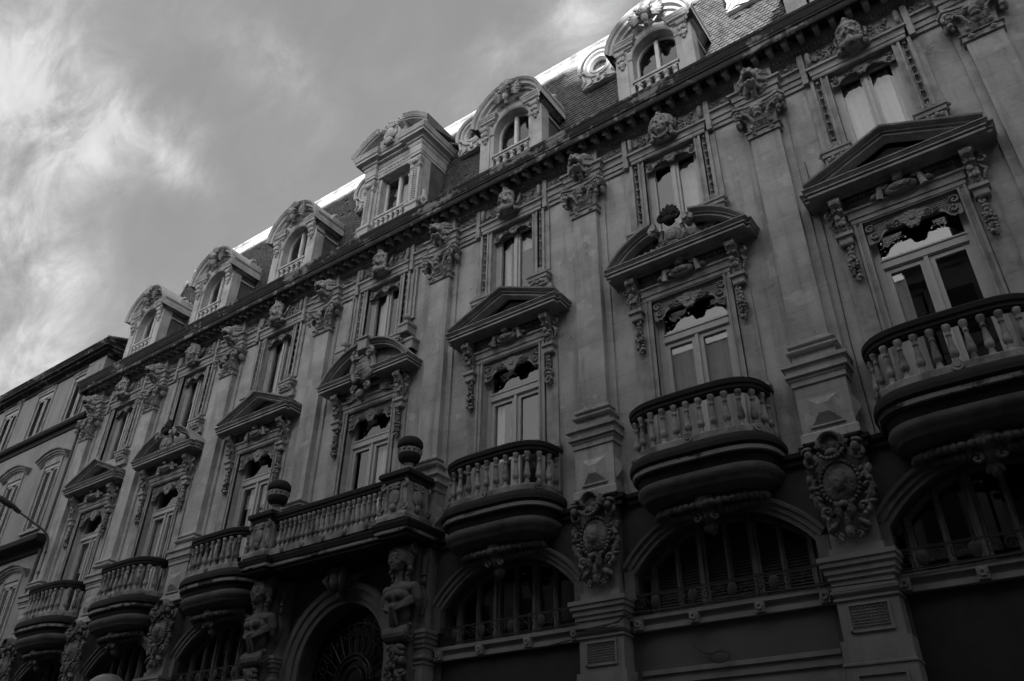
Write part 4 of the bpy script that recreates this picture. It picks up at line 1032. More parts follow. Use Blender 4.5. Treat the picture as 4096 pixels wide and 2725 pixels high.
m = MB(); m.xz(archpath(3), [(-.04, 0), (-.04, .06), (.08, .08), (.09, .13), (.24, .15), (.26, .20), (.38, .21), (.42, .14), (.42, 0)], 0.0)
m.box(1.30, 1.85, -.22, .02, 0, 4.45); m.box(-1.85, -1.30, -.22, .02, 0, 4.45)
for s in (-1, 1): m.mould([(s*1.57-.3, 0), (s*1.57-.3, -.24), (s*1.57+.3, -.24), (s*1.57+.3, 0)], prof((0, 4.3), (.03, 4.31), (.05, 4.4), (.05, 4.46), (-.1, 4.48)), cap=False)
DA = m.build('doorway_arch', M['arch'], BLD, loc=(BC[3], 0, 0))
m = MB()
for k in range(13):
    a = PI*k/12; m.tube([(.55*math.cos(a), .38, 5.0+.55*math.sin(a)), (1.3*math.cos(a), .38, 5.15+1.3*math.sin(a))], .015, 5)
    pts = [((.95+.16*(1-t/14)*math.cos(t*.7))*math.cos(a)-.16*(1-t/14)*math.sin(t*.7)*math.sin(a), .38, 5.1+(.95+.16*(1-t/14)*math.cos(t*.7))*math.sin(a)+.16*(1-t/14)*math.sin(t*.7)*math.cos(a)) for t in range(13)]
    m.tube(pts, .014, 5)
for r in (.28, .45, .55, 1.2): m.tube([(r*math.cos(PI*k/20), .38, 5.02+r*math.sin(PI*k/20)) for k in range(21)], .02, 5)
m.box(-1.35, 1.35, .30, .42, 4.5, 4.72)
m.build('iron_fanlight', M['iron'], DA)
glass([(-1.36, 1.36, 4.7, 6.6)], .44).build('glass_pane', M['glass'], DA)
MB().box(-1.36, 1.36, .36, .44, 0, 4.5).build('door', M['panel_dark'], DA)

# ================================================================== roof and dormers
SLY0, SLZ0, SLY1, SLZ1 = .50, 17.15, 1.05, 21.82
def sly(z): return SLY0+(SLY1-SLY0)*(z-SLZ0)/(SLZ1-SLZ0)
def hipx(z): return -14.35+(z-SLZ0)*.28
m = MB()      # scale slates, one by one
ty, tz = (SLY1-SLY0), (SLZ1-SLZ0); ll = math.hypot(ty, tz); ty /= ll; tz /= ll; ny, nz = -tz, ty
row = 0; z = SLZ0+.02
TW, EXP = .168, .112
shape = [(-.5, 1), (.5, 1), (.5, .35), (.42, .15), (.24, .03), (0, 0), (-.24, .03), (-.42, .15), (-.5, .35)]
while z < SLZ1-.02:
    x = hipx(z)+((row % 2)*.5)*TW; 
    while x < 19.0:
        lift = .032+random.random()*.010; tl = (random.random()-.5)*.008; hh = .20
        base = len(m.v); drop = random.random() < .006
        if not drop:
            for dx, t in shape:
                zz = z+t*hh*tz; off = lift*(1-t)+.003+tl*dx*2; px = x+dx*TW*.965
                m.v.append((px, sly(z)+t*hh*ty+ny*off, zz+nz*off))
            for dx, t in shape[2:]:
                zz = z+t*hh*tz; m.v.append((x+dx*TW*.965, sly(z)+t*hh*ty, zz))
            m.f.append(tuple(range(base, base+9)))
            for k in range(6): m.f.append((base+2+k, base+3+k, base+10+k, base+9+k))
        x += TW
    z += EXP*tz; row += 1
RF = m.build('slate_roof', M['slate'], BLD)
m = MB()
m.sheet([[(hipx(z)-.05, sly(z)+.01, z), (19.2, sly(z)+.01, z)] for z in (16.9, 17.2, 19, 22)])
m.build('roof_boarding', M['dark'], RF)
m = MB()      # zinc band, flat zinc top, hip end
xl = hipx(21.82)
zp = [(SLY1-.04, 21.72), (SLY1-.08, 21.76), (SLY1-.08, 21.82), (SLY1-.03, 21.86), (SLY1+.02, 21.88), (SLY1+.14, 22.50), (SLY1+.11, 22.54), (SLY1+.12, 22.64), (SLY1+.20, 22.68), (6.0, 23.4), (11.0, 17.5)]
m.sheet([[(xl-.1, y, z) for y, z in zp], [(19.3, y, z) for y, z in zp]])
x = xl
while x < 19.2:
    m.tube([(x, SLY1+.02, 21.88), (x, SLY1+.14, 22.50), (x, SLY1+.14, 22.68), (x, 6, 23.42)], .016, 5); x += .78
m.add([(-14.40, SLY0-.02, 17.0), (xl-.1, SLY1-.05, 21.8), (xl-.1, SLY1+.20, 22.68), (xl-.1, 6, 23.4), (-14.9, 8, 17.0)], [(0, 1, 2, 3, 4)])
m.tube([(-14.38, SLY0-.06, 17.0), (xl-.06, SLY1-.06, 21.9)], .06, 7)
for t in (.2, .45, .7): m.tube([(-14.40-.5*t+.0, SLY0+6*t*.5, 17.0), (xl-.12, SLY1+3*t, 22.3+.4*t)], .02, 5)
m.build('zinc_flashing', M['zinc'], BLD)
m = MB()      # lead hips of gutter behind the cornice, spilt weeds kept out
m.mould([(XL+.1, .4), (19, .4)], [(0, 17.0), (.2, 17.0), (.22, 17.16), (.17, 17.17), (.15, 17.08), (0, 17.08)]); m.build('gutter', M['black'], BLD)
m = MB(); m.box(-12.9, -12.2, 2.6, 3.4, 22.0, 24.15); m.mould([(-12.95, 3.4), (-12.95, 2.55), (-12.15, 2.55), (-12.15, 3.4)], [(0, 24.0), (.06, 24.02), (.06, 24.12), (0, 24.15)], cap=False)
CH = m.build('chimney', M['pale'], BLD)
m = MB()
for k in range(3):
    for j in range(3): m.box(-12.95+.3*k, -12.72+.3*k, 2.5+.33*j, 2.75+.33*j, 24.15, 24.3)
m.add([(-13.0, 2.45, 24.32), (-12.1, 2.45, 24.32), (-12.1, 3.45, 24.42), (-13.0, 3.45, 24.42), (-13.0, 2.45, 24.42), (-12.1, 2.45, 24.42)], [(0, 1, 2, 3), (0, 1, 5, 4), (4, 5, 2, 3)])
m.build('chimney_cap', M['tile'], CH)

ANT = MB(); ANT.tube([(0, 0, 0), (0, 0, 1.9)], .018, 6); ANT.tube([(-.45, 0, 1.75), (.35, .1, 1.75)], .012, 5)
for k in range(6): ANT.tube([(-.4+.13*k, -.2, 1.75), (-.4+.13*k, .2, 1.75)], .007, 4)
a = ANT.build('roof_antenna', M['lampgrey'], None, loc=(-10.3, 3.0, 22.7)); tag(a, 'thin metal aerial on the zinc roof top near the left end', 'antenna')

def pierbox(m, x0, x1, z0, z1, y0=-.2, y1=1.0): m.box(x0, x1, y0, y1, z0, z1)
def arch_dormer():
    m = MB(); CZ = 19.15; RI = .60; OZ = 19.42; RO = 1.18; Y = -.20
    for s in (-1, 1):
        a, b = sorted((s*.60, s*1.02)); m.box(a, b, Y, .12, 16.95, 19.45); a, b = sorted((s*.72, s*1.05)); m.box(a, b, Y-.035, .12, 16.95, 19.30)
        p = [(-1.02, 1.2), (-1.02, Y), (-.62, Y), (-.62, .0)]
        if s > 0: p = [(-x, y) for x, y in p][::-1]
        m.mould(p, prof((0, 19.08), (.03, 19.10), (.03, 19.16), (0, 19.18)), cap=False)
        m.mould(p, prof((0, 19.40), (.03, 19.42), (.03, 19.48), (.08, 19.52, 'v'), (.08, 19.56), (.14, 19.60), (.14, 19.66), (.20, 19.74, 'o'), (.20, 19.78), (-.1, 19.80)), cap=False)
        x = s*.86     # bracket under the impost
        m.tube([(x-.12, Y-.10, 19.34), (x+.12, Y-.10, 19.34)], .095, 10); m.box(x-.11, x+.11, Y-.10, Y, 18.98, 19.40)
        for k in range(3): m.ell((x-.07+.07*k, Y-.11, 19.18-.02*abs(k-1)), (.05, .06, .09))
        m.volute((x, Y-.10, 18.98), .07, 1.2, .4, s, PI/2); m.leaf((x, 0, 19.12), .24, .16, -PI/2, Y-.06, th=.5); m.ell((x, Y-.06, 18.86), (.05, .05, .05))
    # arched face
    n = 24; rows = []
    for i in range(n+1):
        t = PI-PI*i/n; ct, st = math.cos(t), math.sin(t)
        rows.append([(RI*ct, .12, CZ+RI*st), (RI*ct, Y, CZ+RI*st), (RI*1.08*ct, Y-.03, CZ+RI*1.08*st), (RI*1.25*ct, Y-.03, CZ+.05+RI*1.22*st), (RI*1.27*ct, Y, CZ+.05+RI*1.25*st), (RO*.82*ct, Y+.0, OZ+RO*.80*st),
                     (RO*.83*ct, Y-.08, OZ+RO*.81*st), (RO*.88*ct, Y-.10, OZ+RO*.86*st), (RO*.90*ct, Y-.20, OZ+RO*.89*st), (RO*.96*ct, Y-.22, OZ+RO*.95*st), (RO*.97*ct, Y-.28, OZ+RO*.98*st), (RO*1.02*ct, Y-.33, OZ+RO*1.02*st), (RO*1.03*ct, Y-.33, OZ+RO*1.05*st), (RO*1.03*ct, 1.25, OZ+RO*1.05*st)])
    m.sheet(rows)
    for s in (-1, 1):
        for k in range(7):
            t = math.radians(20+k*9.5); m.ell((s*.88*math.cos(t), Y-.03, 19.28+.84*math.sin(t)), .035, n=6, m=5)
        rows = []
        # stub filling between impost and arch foot
        a, b = sorted((s*.62, s*1.14)); m.box(a, b, Y-.02, .3, 19.40, 19.56)
        # scrolled wing on the cheek
        q = MB(); q.volute((0, 0, 0), .22, 1.4, .3, s, PI/2, plane='yz'); q.T(Matrix.Translation((s*1.08, .45, 20.0))); m.join(q)
        m.box(*sorted((s*1.0, s*1.13)), .25, 1.05, 19.75, 20.05)
    D = m.build('arched_dormer', M['pale'], BLD)
    for s in (-1, 1): a, b = sorted((s*.95, s*1.0)); MB().box(a, b, .12, 1.25, 16.95, 19.5).build('side_cheek', M['cheek'], D)
    k = MB()
    for q in range(9): k.leaf((0, 0, 20.28), .40-.02*abs(q-4), .10, PI*(.18+.08*q), Y-.36, th=.6)
    k.ell((0, Y-.36, 20.22), (.15, .14, .16)); k.ell((0, Y-.30, 20.02), (.10, .12, .18)); k.ell((0, Y-.24, 19.86), (.07, .08, .10))
    for s in (-1, 1):
        k.ell((s*.16, Y-.40, 20.20), .05)
        for q in range(6): k.leaf((s*.14, 0, 20.16), .46-.03*q, .09, PI/2-s*(.75+.28*q), Y-.26+.01*q, th=.6)
    k.build('keystone_shell', M['cart2'], D, smooth=True)
    m = MB()     # balustrade and sill
    m.box(-.64, .64, -.20, .14, 18.12, 18.25); m.box(-.62, .62, -.23, -.20, 18.19, 18.26); m.box(-.60, .60, -.02, .12, 17.0, 18.05)
    R = m.build('sill_rail', M['pale'], D)
    for q in range(5): put(db_me, 'baluster', D, (-.48+.24*q, -.12, 17.49))
    m = MB(); rows = []
    for i in range(n+1):
        t = PI-PI*i/n; rows.append([(r*math.cos(t), y, CZ+r*math.sin(t)) for r, y in ((.60, .13), (.60, .06), (.545, .06), (.545, .14))])
    m.sheet(rows)
    for s in (-1, 1): m.box(*sorted((s*.60, s*.545)), .06, .14, 18.18, CZ)
    m.box(-.05, .05, .03, .14, 18.18, CZ+.56); m.box(-.02, .02, .015, .03, 18.18, CZ+.55); m.box(-.55, .55, .06, .14, 18.18, 18.26)
    FR = m.build('window_frame', M['frame_pale'], D)
    g = MB(); pts = [(-.56, .11, 18.2)]+[(.56*math.cos(PI-PI*i/20), .11, CZ+.56*math.sin(PI*i/20)) for i in range(21)]+[(.56, .11, 18.2)]
    g.add(pts, [tuple(range(len(pts)))[::-1]]); g.build('glass_pane', M['glass'], FR)
    b = MB(); b.box(-.9, .9, .7, .75, 17.5, 20.3); b.build('interior', M['dark'], FR)
    return D
M['frame_pale'] = flat('white_window_frame', .55, .45, var=.06)
db_me = MB().lathe([(.085, 0), (.085, .05), (.06, .07), (.05, .11), (.065, .2), (.085, .32), (.085, .36), (.07, .38), (.075, .41), (.065, .43), (.07, .46), (.055, .49), (.05, .53), (.08, .56), (.085, .58), (.085, .63)], n=12).mesh('baluster', True)
db_me.materials.append(M['pale'])
AD = arch_dormer(); AD.location.x = BC[4]
for i in (0, 1, 2, 5): copy_part(AD, BLD, (BC[i], 0, 0))
copy_part(AD, BLD, (BC[6], 0, 0))
def square_dormer():
    m = MB(); Y = -.22
    for s in (-1, 1):
        m.box(*sorted((s*.70, s*1.16)), Y, .15, 16.95, 20.1); None
        x = s*.97
        m.mould([(x-.19, Y), (x-.19, Y-.10), (x+.19, Y-.10), (x+.19, Y)], prof((.03, 17.0), (.03, 17.85), (.07, 17.90), (.07, 17.97), (0, 18.02, 'v'), (-.02, 18.04), (-.02, 19.38), (0, 19.40), (.03, 19.44), (.0, 19.47), (.04, 19.62, 'v'), (.08, 19.70), (.08, 19.76), (-.1, 19.78)), cap=False)
        m.box(x-.15, x+.15, Y-.07, Y, 17, 20.05)
        for i in range(14):
            for j in (-1, 1): m.ell((x+j*.055, Y-.09, 18.14+.09*i), (.04, .025, .03), (0, .6*j, 0), n=6, m=4)
            m.ell((x, Y-.095, 18.185+.09*i), (.018, .02, .03), n=6, m=4)
        m.ell((x, Y-.15, 19.62), (.13, .08, .09)); m.volute((x-.10, Y-.14, 19.72), .07, 1.2, .4, -1, PI/2); m.volute((x+.10, Y-.14, 19.72), .07, 1.2, .4, 1, PI/2)
        m.box(*sorted((s*.60, s*.72)), Y+.05, .15, 18.0, 19.95); m.mould([(min(s*.58, s*.74), Y+.06), (max(s*.58, s*.74), Y+.06)], prof((0, 19.3), (.03, 19.34), (.05, 19.42), (.0, 19.45)))
        # console wings at the foot of the cheeks
        m.tube([(s*1.30, Y+.12, 17.2), (s*1.40, Y+.12, 17.6), (s*1.26, Y+.12, 18.05), (s*1.22, Y+.12, 18.5)], [.12, .15, .10, .05], 8); m.volute((s*1.36, Y+.02, 17.45), .17, 1.4, .34, s, PI/2); m.ell((s*1.30, Y, 18.0), (.10, .10, .12))
        for k in range(4): m.ell((s*(1.26+.03*k), Y-.02, 18.05-.08*k), .05)
    p = [(-1.16, 1.3), (-1.16, Y), (-1.16, Y-.12), (-.76, Y-.12), (-.76, Y), (.76, Y), (.76, Y-.12), (1.16, Y-.12), (1.16, Y), (1.16, 1.3)]
    m.mould(p, prof((0, 19.9), (.02, 19.92), (.02, 20.0), (.04, 20.02), (.04, 20.28), (.06, 20.30), (.08, 20.36), (.08, 20.42), (.13, 20.44), (.13, 20.50), (.28, 20.56, 'v'), (.28, 20.64), (.31, 20.66), (.36, 20.78, 'o'), (.36, 20.82), (-.2, 20.86)), cap=False)
    m.box(-1.16, 1.16, Y, 1.3, 19.95, 20.8)
    for k in range(30): m.box(-1.12+.076*k, -1.12+.076*k+.045, Y-.19, Y-.05, 20.435, 20.49)
    for k in range(11): m.ell((-.62+.124*k, Y-.05, 20.15), (.045, .03, .05), n=6, m=4)
    RK = prof((0, -.05), (0, .30), (.05, .32), (.05, .36), (.11, .40, 'o'), (.17, .44), (.19, .44), (.19, -1.2))
    R = 1.98; cz = 21.58-R; a = math.degrees(math.asin(1.52/R))
    for s in (-1, 1):
        pth = arc(0, cz, R, 90+a, 90+14, 12) if s < 0 else arc(0, cz, R, 90-14, 90-a, 12)
        m.xz(pth, RK, Y-.05); m.tube([(s*.42, Y-.1, 21.44), (s*.42, Y-.50, 21.44)], .13, 12); m.volute((s*.42, Y-.5, 21.44), .13, 1.3, .3, -s, PI/2)
    pts = arc(0, cz, R, 90+a, 90-a, 14); n = len(pts)
    m.add([(px, Y+.02, pz) for px, pz in pts]+[(px, Y+.02, 20.8) for px, pz in pts], [(i, i+1, n+i+1, n+i) for i in range(n-1)])
    m.box(-.7, .7, Y, 1.2, 20.8, 21.45)
    D = m.build('square_dormer', M['pale'], BLD)
    for s in (-1, 1): a, b = sorted((s*1.08, s*1.14)); MB().box(a, b, .15, 1.3, 16.95, 20.0).build('side_cheek', M['cheek'], D)
    k = MB(); k.ell((0, Y-.38, 21.18), (.18, .15, .26), n=14, m=9); k.ell((0, Y-.36, 21.52), (.13, .13, .13)); k.ell((0, Y-.44, 21.62), (.08, .07, .09)); k.ell((-.06, Y-.42, 21.72), (.07, .06, .05))
    for s in (-1, 1):
        k.volute((s*.17, Y-.42, 21.50), .12, 1.3, .36, -s, PI/2); k.tube([(s*.20, Y-.36, 21.4), (s*.24, Y-.38, 21.15), (s*.13, Y-.4, 20.95)], [.05, .06, .05], 7)
        for q in range(6): k.leaf((s*.20, 0, 20.98), .62-.05*q, .10, PI/2-s*(.45+.22*q), Y-.24, th=.6)
    for q in range(5): k.leaf((0, 0, 21.02), .34, .10, -PI*(.3+.1*q), Y-.44, th=.6)
    k.build('crest_carving', M['pale'], D, smooth=True)
    m = MB(); m.box(-.72, .72, -.22, .16, 18.10, 18.24); m.box(-.70, .70, -.25, -.22, 18.18, 18.25); m.box(-.70, .70, -.02, .14, 17.0, 18.02); m.build('sill_rail', M['pale'], D)
    for q in range(7): put(db_me, 'baluster', D, (-.60+.20*q, -.14, 17.47))
    m = MB()
    for s in (-1, 1): m.box(*sorted((s*.60, s*.53)), .07, .15, 18.16, 19.95)
    m.box(-.6, .6, .07, .15, 19.88, 19.95); m.box(-.045, .045, .04, .15, 18.16, 19.9); m.box(-.55, .55, .07, .15, 18.16, 18.24); FR = m.build('window_frame', M['frame_pale'], D)
    glass([(-.53, -.045, 18.24, 19.88), (.045, .53, 18.24, 19.88)], .12).build('glass_pane', M['glass'], FR)
    MB().box(-.9, .9, .75, .8, 17.5, 19.95).build('interior', M['dark'], FR)
    curtain(-.10, .52, 18.2, 19.7, .3).build('curtain', M['curtain'], FR, smooth=True)
    return D
SD = square_dormer(); SD.location.x = BC[3]
def oeil():
    m = MB(); Y = .66; CZ = 20.86
    n = 30; rows = []
    for i in range(n+1):
        t = 2*PI*i/n; ct, st = math.cos(t), math.sin(t)
        rows.append([(r*ct, y, CZ+r*1.05*st) for r, y in ((.30, 1.0), (.30, Y+.1), (.34, Y), (.38, Y-.02), (.40, Y+.04), (.46, Y+.02), (.50, Y-.06), (.56, Y-.06), (.60, Y), (.60, 1.1))])
    m.sheet(rows)
    hp = arc(0, CZ, .66, 200, -20, 22); m.xz(hp, [(0, -.6), (0, .08), (.05, .12), (.10, .12), (.12, .08), (.12, -.7)], Y)
    for s in (-1, 1):
        m.volute((s*.66, Y-.06, CZ-.22), .13, 1.3, .4, s, PI/2); m.tube([(s*.62, Y-.02, CZ-.3), (s*.55, Y, CZ-.62), (s*.68, Y, CZ-.78)], [.06, .07, .04], 7)
        m.volute((s*.28, Y-.02, CZ-.72), .10, 1.3, .36, s, PI/2)
    m.add([(-.70, Y+.02, CZ-.85), (-.35, Y-.02, CZ-.80), (0, Y-.02, CZ-.92), (.35, Y-.02, CZ-.80), (.70, Y+.02, CZ-.85), (.62, Y+.02, CZ-.2), (-.62, Y+.02, CZ-.2)], [tuple(range(7))])
    m.box(-.68, .68, Y+.02, Y+.18, CZ-.86, CZ-.80); m.ell((0, Y-.06, CZ-.74), (.08, .05, .10)); m.leaf((0, 0, CZ-.8), .24, .12, PI/2, Y-.06)
    O = m.build('round_dormer', M['zinc_stone'], BLD)
    g = MB(); pts = [(.31*math.cos(2*PI*i/20), Y+.14, CZ+.325*math.sin(2*PI*i/20)) for i in range(20)]; g.add(pts, [tuple(range(20))]); g.build('glass_pane', M['glass'], O)
    MB().box(-.28, .28, Y+.2, Y+.22, CZ-.28, CZ+.28).build('interior', M['dark'], O)
    O.scale = (.82, 1, .85); return O
M['zinc_stone'] = flat('painted_zinc_ornament', .38, .5, var=.12, sc=3)
OE = oeil(); OE.location = (PX[5]+.18, 0, 3.16)
for i in (3, 4, 6): copy_part(OE, BLD, (PX[i]+.12, 0, 3.16))

# ================================================================== neighbouring building on the left
NB = empty('plain_building', 'plainer rendered apartment building with louvred shutters and a dark eaves cornice at the left edge', 'building')
Y0 = -.12; NL = -46.0; NR = -15.42
m = MB()
def nq(x0, x1, z0, z1): m.add([(x0, Y0, z0), (x1, Y0, z0), (x1, Y0, z1), (x0, Y0, z1)], [(0, 1, 2, 3)])
NC = [-16.95-2.86*k for k in range(10)]
rows_ = [(5.0, 9.75, .50), (11.62, 14.2, .54), (16.12, 18.12, .60)]
xs = sorted(NC); edges = [NL]+[x-1.43 for x in xs[1:]]+[NR]
for i, x in enumerate(xs):
    a, e = edges[i], edges[i+1]; zc = 0
    for z0, z1, h in rows_:
        nq(a, e, zc, z0); nq(a, x-h, z0, z1); nq(x+h, e, z0, z1)
        for sx in (x-h, x+h): m.add([(sx, Y0, z0), (sx, Y0+.2, z0), (sx, Y0+.2, z1), (sx, Y0, z1)], [(0, 1, 2, 3)])
        m.add([(x-h, Y0, z1), (x+h, Y0, z1), (x+h, Y0+.2, z1), (x-h, Y0+.2, z1)], [(0, 1, 2, 3)]); zc = z1
    nq(a, e, zc, 18.9)
m.add([(NR, Y0, 0), (NR, 11, 0), (NR, 11, 18.9), (NR, Y0, 18.9)], [(0, 1, 2, 3)]); m.add([(NL, Y0, 0), (NL, 11, 0), (NL, 11, 18.9), (NL, Y0, 18.9)], [(0, 1, 2, 3)])
m.box(NR-1.25, NR+.02, Y0-.08, Y0, 17.2, 18.5); m.box(NR-.9, NR-.3, Y0-.10, Y0-.08, 17.4, 18.2)
m.build('wall', M['render'], NB)
m = MB(); p = [(NL, Y0), (NR+.02, Y0), (NR+.02, 11)]
m.mould(p, prof((0, 18.42), (.06, 18.44), (.08, 18.50), (.08, 18.56), (.30, 18.62, 'v'), (.30, 18.68), (.42, 18.72), (.42, 18.80), (.50, 18.90, 'o'), (.52, 18.95), (-.3, 19.02)), cap=True); m.build('cornice', M['soot'], NB)
m = MB(); m.add([(NL, Y0-.5, 18.97), (NR+.5, Y0-.5, 18.97), (NR+.5, 6, 21.2), (NL, 6, 21.2)], [(0, 1, 2, 3)]); m.add([(NL, 11.3, 18.9), (NR+.5, 11.3, 18.9), (NR+.5, 6, 21.2), (NL, 6, 21.2)], [(0, 1, 2, 3)])
m.add([(NR+.02, Y0, 18.9), (NR+.02, 11, 18.9), (NR+.02, 6, 21.1)], [(0, 1, 2)])
m.tube([(NR+.5, -.6, 18.98), (NR+.5, 6, 21.24)], .06, 7); m.build('roof', M['tile'], NB)
m = MB(); m.mould([(NL, Y0), (NR, Y0)], prof((0, 15.52), (.05, 15.54), (.05, 15.70), (.16, 15.76, 'v'), (.20, 15.82), (.20, 15.95), (.02, 16.0))); m.build('string_course', M['black'], NB)
m = MB(); m.mould([(NL, Y0), (NR+.1, Y0)], prof((0, 10.55), (.08, 10.60), (.10, 10.72), (.38, 10.85, 'v'), (.44, 10.90), (.44, 11.08), (.02, 11.14))); m.build('ledge', M['black'], NB)
def nwindow(x, z0, z1, h, kind):
    m = MB()
    m.box(-h, h, Y0+.17, Y0+.2, z0, z1)
    for s in (-1, 1):
        a, e = sorted((s*.03, s*(h-.01)))
        m.box(a, a+.07, Y0+.02, Y0+.07, z0+.04, z1-.16); m.box(e-.07, e, Y0+.02, Y0+.07, z0+.04, z1-.16)
        for z in (z0+.04, z1-.24): m.box(a, e, Y0+.02, Y0+.07, z, z+.08)
    m.box(-h, h, Y0+.0, Y0+.1, z1-.16, z1)
    w_ = m.build('shuttered_window', M['shutter'], NB, loc=(x, 0, 0))
    m = MB(); z = z0+.12
    while z < z1-.25:
        for s in (-1, 1):
            a, e = sorted((s*.10, s*(h-.08))); m.add([(a, Y0+.03, z), (e, Y0+.03, z), (e, Y0+.07, z+.053), (a, Y0+.07, z+.053)], [(0, 1, 2, 3)])
        z += .056
    m.build('louvres', M['louvre'], w_)
    m = MB()
    for s in (-1, 1): m.box(*sorted((s*(h+.02), s*(h+.12))), Y0-.05, Y0, z0, z1+.05)
    if kind == 0:
        m.box(-h-.12, h+.12, Y0-.05, Y0, z1+.02, z1+.12); m.mould([(-h-.16, Y0), (h+.16, Y0)], prof((0, z1+.12), (.06, z1+.14), (.10, z1+.22), (0, z1+.24)))
    else:
        hw = h+.42 if kind == 1 else h+.40; R = hw*2.0; a = math.degrees(math.asin(hw/R)); cz = z1+.04-R*math.cos(math.radians(a)); m.xz(arc(0, cz, R, 90+a, 90-a, 14), [(0, 0), (0, .06), (.05, .07), (.06, .12), (.12, .13), (.13, .18), (.20, .2), (.22, .26), (.27, .27), (.28, 0)], Y0)
        m.box(-h-.1, h+.1, Y0-.04, Y0, z1, z1+.3)
    m.box(-h-.15, h+.15, Y0-.09, Y0, z0-.10, z0)
    m.build('window_surround', M['stone'], w_)
    return w_
for r, (z0, z1, h) in enumerate(rows_):
    f = nwindow(NC[0], z0, z1, h, {2: 0, 1: 1, 0: 2}[r])
    for x in NC[1:]: copy_part(f, NB, (x, 0, 0))
m = MB(); m.tube([(NR-.02, Y0-.10, 0), (NR-.02, Y0-.10, 10.4), (NR-.02, Y0-.1, 10.6)], .06, 8); m.tube([(NR-.05, Y0-.15, 15.4), (NR-.05, Y0-.15, 11.2)], .05, 8)
m.build('downpipe', M['shutter_dark'], NB)

# ================================================================== street furniture
def lamp():
    m = MB()
    base = Vector((-15.30, -.55, 9.0))
    P0 = [(-15.25, -.45, 8.9), (-15.25, -.50, 9.9), (-15.25, -.62, 10.5)]
    return m
def raypt(x, y, Y):
    v = F_+R_*((x-2048)/FPX)-U_*((y-1362.5)/FPX); t = (Y-CAM[1])/v.y; return Vector(CAM)+v*t
LP = empty('street_lamp', 'grey street lamp with a flat head on a curved arm at the left edge', 'street lamp')
pts = [(-15.0, -.22, 9.5), (-15.0, -.26, 10.6), (-15.0, -.30, 10.88), (-15.0, -.40, 11.02), (-15.0, -.60, 11.14), (-15.0, -.96, 11.26), (-15.0, -1.3, 11.39), (-15.0, -1.56, 11.48)]
LAMPPTS = pts
m = MB(); m.tube(pts, [.045, .045, .042, .04, .035, .032, .03, .035], 10); arm = m.build('arm', M['lampgrey'], LP, smooth=True)
m = MB()
for z in (9.7, 10.4): m.box(-15.07, -14.93, -.30, 0, z, z+.06)
m.build('wall_clamp', M['lampgrey'], LP)
a, e = Vector(pts[-2]), Vector(pts[-1]); dv = (e-a).normalized(); hc = e+dv*.40
rot = dv.to_track_quat('X', 'Z').to_matrix().to_4x4()
m = MB(); m.ell((0, 0, .03), (.46, .15, .075), n=16, m=10); m.T(Matrix.Translation(hc) @ rot); m.build('lamp_head', M['lampgrey'], LP, smooth=True)
m = MB(); m.ell((.05, 0, -.02), (.33, .12, .07), n=14, m=8); m.box(-.50, -.28, -.06, .06, -.05, .05); m.T(Matrix.Translation(hc) @ rot); m.build('lamp_glass', M['shutter_dark'], LP, smooth=True)

g = raypt(415, 2790, -6.5)
GL = empty('globe_lamp', 'round globe street lamp whose top rises above the bottom edge of the photo', 'street lamp', (g.x, g.y, 0))
m = MB(); m.ell((0, 0, 0), .30, n=28, m=18); m.T(Matrix.Translation((0, 0, g.z))); m.build('globe', M['globe'], GL, smooth=True)
m = MB(); m.lathe([(.12, 0), (.12, .4), (.08, .5), (.06, .7), (.05, g.z-.55), (.07, g.z-.5), (.16, g.z-.34), (.16, g.z-.27)], n=14); m.build('post', M['iron'], GL, smooth=True)

# cables
CB_ = MB(); x5 = PX[5]
CB_.tube([(x5-1.2, -.12, 5.0), (x5-.55, -.16, 5.05), (x5-.46, -.40, 5.10), (x5, -.42, 5.12), (x5+.40, -.42, 5.14), (x5+.47, -.36, 5.24), (x5+.55, -.15, 5.33), (x5+1.4, -.14, 5.30), (x5+2.3, -.15, 5.33), (x5+3.9, -.14, 5.29), (PX[6]-.5, -.16, 5.24), (PX[6]-.47, -.42, 5.16), (PX[6]+.45, -.42, 5.14), (PX[6]+.5, -.16, 5.28), (PX[6]+3, -.14, 5.31)], .014, 5)
CB_.tube([(x5-.46, -.42, 5.12), (x5+.1, -.43, 5.09), (x5+.42, -.43, 5.16), (x5+.50, -.34, 5.30)], .012, 5)
tag(CB_.build('cable', M['cable'], None), 'thin black cable slung round the stone piers below the iron railings', 'cable')
wr = MB(); wr.tube([(-14.0, -.02, 7.58), (-12, -.03, 7.56), (-9, -.03, 7.57), (-5.2, -.03, 7.58)], .012, 5)
w3 = MB(); w3.tube([(PX[6]+.62, -.03, 7.55), (PX[6]+.60, -.03, 9.4), (PX[6]+.64, -.03, 11.6), (PX[6]+.60, -.03, 13.6)], .009, 5)
tag(wr.build('wire', M['cable'], None), 'thin wire clipped to the wall just above the ground floor string course', 'wire')
tag(w3.build('wire', M['cable'], None), 'thin wire running up the wall between the two right-hand window bays', 'wire')
co = MB(); c0 = (BC[5]-.32, -.05, 4.45)
co.tube([(c0[0]-.35, -.04, 4.72), (c0[0]-.2, -.05, 4.58), (c0[0]-.02, -.06, 4.52)]+[(c0[0]+.10+.16*math.cos(2.6-k*.5), -.06-.004*k, 4.47+.09*math.sin(2.6-k*.5)) for k in range(14)], .012, 5)
tag(co.build('cable_coil', M['cable'], None), 'loose coil of dark cable lying on the moulding of the grey shop fascia', 'cable')

